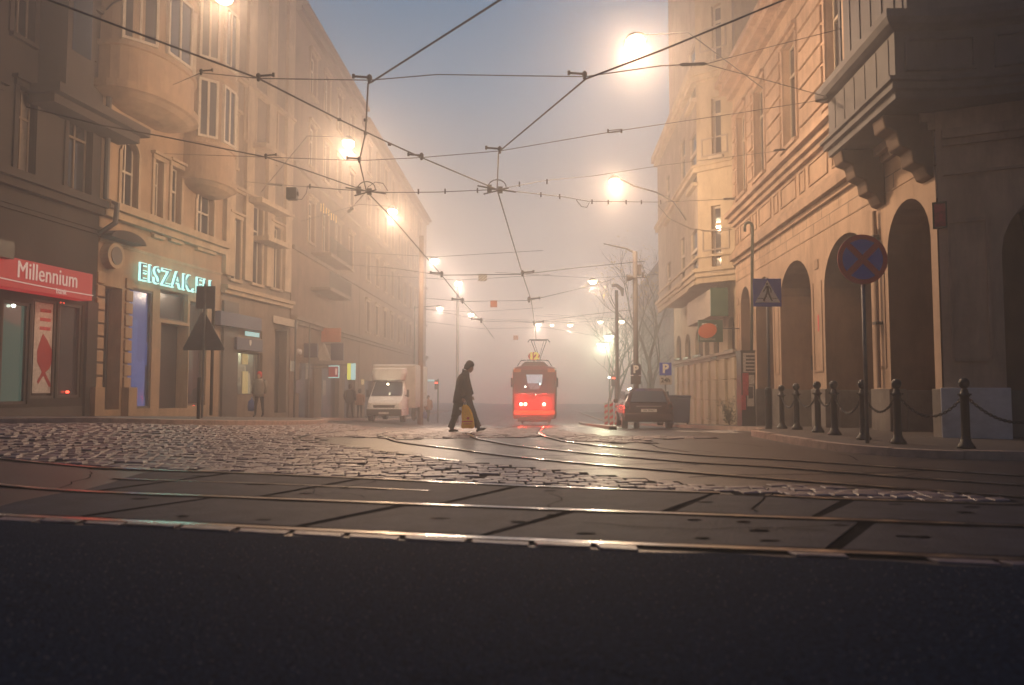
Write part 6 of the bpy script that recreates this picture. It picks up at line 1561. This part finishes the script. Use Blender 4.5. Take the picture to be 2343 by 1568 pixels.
def shoe(root, heel, toe, m='shoe'):
    h, t = V(heel), V(toe); d = (t-h).normalized(); u = V((0, 0, 1)); s_ = d.cross(u).normalized(); u2 = s_.cross(d); mb = MB(); rows = []
    for k, (w_, hh) in enumerate(((.028, .05), (.038, .085), (.038, .09), (.042, .06), (.045, .045), (.034, .03), (.012, .018))):
        c = h+(t-h)*(k/6); rows.append([tuple(c+s_*w_*math.cos(a_)+u2*(hh*.5+hh*.5*math.sin(a_))) for a_ in [2*math.pi*q/12 for q in range(12)]])
    mb.rings(rows); mb.build('shoe', M[m], root, smooth=True)
shoe(wk, (-.385, .09, .0), (-.115, .09, -.005)); shoe(wk, (.335, -.09, .005), (.585, -.09, .10))
head_parts(wk, (.14, 0, 1.655), tilt=R(22), s=1.02)
hand_mesh(wk, (.02, -.22, .87), (.15, 0, -1), (1, 0, 0)); hand_mesh(wk, (.21, .20, .92), (.1, 0, -1), (1, 0, 0))
# carrier bag
bgx, bgz = xw+.045, zw
bag = empty('carrier_bag', 'full yellow carrier bag with an orange-red print in the walking person\'s hand', 'bag', (xw+.13, Yw-.24, zw+.1))
mb = MB(); rows = []
random.seed(5)
for z, x0, x1, th in ((.115, -.035, .275, .05), (.16, -.045, .285, .085), (.30, -.035, .27, .095), (.45, -.035, .235, .085), (.56, -.03, .19, .06), (.64, -.03, .14, .035), (.69, .0, .09, .02)):
    c = (x0+x1)/2; rows.append([(xw+c+(x1-x0)/2*math.copysign(abs(math.cos(t))**.6, math.cos(t))+random.uniform(-.006, .006), Yw-.25+th*math.copysign(abs(math.sin(t))**.7, math.sin(t)), zw+z+.01*math.cos(t*3)) for t in [2*math.pi*q/24 for q in range(24)]])
mb.rings(rows); fixp(mb.build('bag_body', M['bagy'], bag, smooth=True), bag)
mb = MB(); mb.tube([(xw+.01, Yw-.25, zw+.67), (xw+.03, Yw-.235, zw+.76), (xw+.05, Yw-.24, zw+.79), (xw+.07, Yw-.235, zw+.76), (xw+.08, Yw-.25, zw+.67)], .010, 6); mb.tube([(xw+.0, Yw-.22, zw+.66), (xw+.03, Yw-.215, zw+.77), (xw+.08, Yw-.22, zw+.67)], .010, 6); fixp(mb.build('handles', M['white'], bag), bag)
mb = MB(); mb.rings([[(xw-.10+a_, Yw-.25+b_*.5, zw+.58+c_) for a_, b_, c_ in ((0, -.02, 0), (.09, -.03, -.06), (.10, .03, -.06), (0, .02, 0))], [(xw-.09+a_, Yw-.25+b_*.5, zw+.63+c_) for a_, b_, c_ in ((0, -.02, 0), (.13, -.03, .03), (.13, .03, .03), (0, .02, 0))]]); fixp(mb.build('torn_flap', M['white'], bag), bag)
mb = MB(); 
mb.prism([(xw+-.02, zw+.26), (xw+.24, zw+.27), (xw+.24, zw+.30), (xw-.02, zw+.29)], lambda a, b, d: (a, d, b), Yw-.353, Yw-.345)
mb.prism([(xw+.02, zw+.21), (xw+.22, zw+.22), (xw+.22, zw+.235), (xw+.02, zw+.23)], lambda a, b, d: (a, d, b), Yw-.350, Yw-.340)
mb.prism([(xw+.13+.045*math.cos(k*.6283)*(1 if k % 2 else .6), zw+.36+.045*math.sin(k*.6283)*(1 if k % 2 else .6)) for k in range(10)], lambda a, b, d: (a, d, b), Yw-.350, Yw-.335); fixp(mb.build('print', M['bagr'], bag), bag)

def bystander(label, px, pyf, Y, h, top, bottom, hat=None, yaw=-90, lift=.115, stride=.1, bagc=None, baglab=None):
    x = P(px, pyf, Y).x; z = zg(x, Y)+lift; r = empty('person', label, 'person', (x, Y, z), rz=R(yaw)); k = h/1.75
    J = {'pel': (V((0, 0, .94*k)), (.13, .15)), 'wai': (V((0, 0, 1.12*k)), (.12, .14)), 'che': (V((0, 0, 1.34*k)), (.14, .17)), 'nec': (V((.01, 0, 1.50*k)), .06),
         'hr': (V((-.02, .09, .86*k)), .10), 'kr': (V((-stride, .09, .49*k)), .065), 'ar': (V((-stride*1.6, .09, .10)), .045), 'tr': (V((-stride*1.6+.14, .09, .035)), .035),
         'hl': (V((.02, -.09, .86*k)), .10), 'kl': (V((stride, -.09, .49*k)), .065), 'al': (V((stride*1.4, -.09, .10)), .045), 'tl': (V((stride*1.4+.14, -.09, .035)), .035),
         'sl': (V((0, -.19, 1.42*k)), .07), 'el': (V((-.05, -.26, 1.14*k)), .05), 'wl': (V((.06, -.25, .92*k)), .036), 'sr': (V((0, .19, 1.42*k)), .07), 'er': (V((-.05, .26, 1.14*k)), .05), 'wr': (V((.06, .25, .92*k)), .036)}
    E = [('pel', 'wai'), ('wai', 'che'), ('che', 'nec'), ('pel', 'hr'), ('hr', 'kr'), ('kr', 'ar'), ('ar', 'tr'), ('pel', 'hl'), ('hl', 'kl'), ('kl', 'al'), ('al', 'tl'), ('che', 'sl'), ('sl', 'el'), ('el', 'wl'), ('che', 'sr'), ('sr', 'er'), ('er', 'wr')]
    skin_body('body', J, E, M[bottom], r, 1)
    mb = MB(); mb.rings([ering(.01, 0, 1.50*k, .09, .10), ering(0, 0, 1.45*k, .13, .19), ering(0, 0, 1.34*k, .165, .23), ering(0, 0, 1.1*k, .17, .225), ering(0, 0, .9*k, .18, .24), ering(0, 0, .80*k, .18, .24)]); mb.build('jacket', M[top], r, smooth=True)
    for s in (-1, 1): MB().tube([(0, s*.21, 1.42*k), (-.05, s*.27, 1.14*k), (.05, s*.26, .95*k)], [.085, .07, .055], 10).build('sleeve', M[top], r, smooth=True)
    head_parts(r, (.03, 0, 1.64*k), hat=hat)
    for s in (-1, 1): hand_mesh(r, (.06, s*.25, .92*k), (.1, 0, -1), (1, 0, 0))
    if bagc:
        q = Matrix.Translation((x, Y, z)) @ Matrix.Rotation(R(yaw), 4, 'Z'); c = q @ V((.08, -.27, .45)); o = MB()
        o.lathe([(.05, -.22), (.15, -.2), (.17, 0), (.13, .18), (.03, .24), (.01, .38)], c.x, c.y, c.z, 12, 1, .5); b = o.build('carrier_bag', M[bagc], smooth=True); tag(b, baglab, 'bag')
    return r
bystander('person in a red hat and grey jacket standing before the yellow-lit shop', 592, 957, 30, 1.75, 'jacket', 'trouser', hat='hatred', yaw=-100, bagc='bagb', baglab='blue bag hanging from the hand of the red-hatted person')
bystander('distant hazy person in a rust jacket right of the white van', 979, 956, 52, 1.75, 'jackeo', 'trouser', yaw=-60, bagc='bagb', baglab='dark bag hanging beside the distant person in rust', lift=.1)
bystander('dim dark-clad person in the fog just left of the van', 800, 955, 39, 1.7, 'coat', 'trouser', yaw=80)
bystander('dim person in brown left of the van, at the shop doorway', 822, 955, 46, 1.7, 'jackeo', 'trouser', yaw=100)

# ================================================================ TREES
def tree(label, x, y, h, seed, name='bare_tree', leaves=0, lm='leafy', lean=0):
    random.seed(seed); r = empty(name, label, 'tree', (x, y, zg(x, y))); mb = MB(); tips = []
    def grow(p, d, L_, rad, lv):
        n = 4; pts = [p]; q = p; dd = d.copy()
        for i in range(n):
            dd = (dd+V((random.uniform(-.14, .14), random.uniform(-.14, .14), random.uniform(-.05, .10)))).normalized(); q = q+dd*L_/n; pts.append(q)
        mb.tube(pts, [rad*(1-.45*i/n) for i in range(n+1)], 6 if lv < 2 else 3, cap=lv < 1)
        if lv >= 5: tips.append(q); return
        k = 3 if lv < 4 else 3
        for j in range(k):
            a = random.uniform(0, 6.28); sp_ = random.uniform(.35, .75); ax = V((math.cos(a), math.sin(a), random.uniform(-.1, .35)))
            at = pts[-1] if j < 1 else pts[random.choice((2, 3, 4))]
            grow(at, (dd+ax*sp_).normalized(), L_*random.uniform(.62, .80), rad*.55, lv+1)
    base = V((x, y, zg(x, y)-.1)); grow(base, V((lean, 0, 1)).normalized(), h*.32, h*.016, 0)
    fixp(mb.build('trunk', M['bark'], r), r)
    if leaves:
        lb = MB()
        for i in range(leaves):
            c = random.choice(tips)+V((random.gauss(0, .35), random.gauss(0, .35), random.gauss(0, .35))); a = V((random.gauss(0, 1), random.gauss(0, 1), random.gauss(0, 1))).normalized(); b = a.orthogonal().normalized(); s_ = random.uniform(.04, .08)
            lb.add([c+a*s_, c+b*s_*.6, c-a*s_, c-b*s_*.6], [(0, 1, 2, 3)])
        fixp(lb.build('leaves', M[lm], r), r)
    return r
tx_ = P(1416, 930, 54); tree('bare tree behind the parked car and the grey pole', tx_.x, 54, 9.5, 12, lean=.10)
tx_ = P(1390, 930, 62); tree('hazy bare tree around the white floodlights', tx_.x, 62, 10, 9)
tx_ = P(1500, 900, 50); tree('tree with a few yellow leaves against the cream building', tx_.x, 50, 13, 21, name='autumn_tree', leaves=900, lean=-.05)
tx_ = P(1480, 900, 57); tree('dense bare tree farther back behind the parking signs', tx_.x, 57, 9.5, 33)
# small shrub at the wall foot
random.seed(2); sx_ = P(1664, 950, 29.5); sh = empty('shrub', 'small scruffy shrub at the foot of the cream building beside the poster cabinet', 'shrub', (sx_.x, 29.3, gz(sx_.x, 29.3)))
lb = MB(); st = MB()
for i in range(14):
    b0_ = V((sx_.x, 29.3, gz(sx_.x, 29.3))); tp = b0_+V((random.gauss(0, .2), random.gauss(0, .15), random.uniform(.4, 1.0))); st.tube([b0_, (b0_+tp)/2+V((random.gauss(0, .04), 0, 0)), tp], .008, 4)
    for j in range(34):
        c = b0_.lerp(tp, random.uniform(.3, 1.05))+V((random.gauss(0, .08), random.gauss(0, .08), random.gauss(0, .06))); a = V((random.gauss(0, 1), random.gauss(0, 1), random.gauss(0, 1))).normalized(); b = a.orthogonal(); s_ = random.uniform(.02, .04); lb.add([c+a*s_, c+b*s_*.6, c-a*s_, c-b*s_*.6], [(0, 1, 2, 3)])
fixp(st.build('stems', M['bark'], sh), sh); fixp(lb.build('leaves', M['leafg'], sh), sh)

# ================================================================ FOG
hz = MB().box(-72, 72, -17, 200, -12, 25.2).build('haze', None)
hm = bpy.data.materials.new('haze'); hm.use_nodes = True; t = hm.node_tree; t.nodes.clear()
vo = t.nodes.new('ShaderNodeVolumePrincipled'); mo = t.nodes.new('ShaderNodeOutputMaterial'); t.links.new(vo.outputs[0], mo.inputs['Volume'])
vo.inputs['Density'].default_value = 0.0122; vo.inputs['Color'].default_value = (.86, .855, .90, 1); vo.inputs['Anisotropy'].default_value = .72
hz.data.materials.append(hm); stuff(hz)
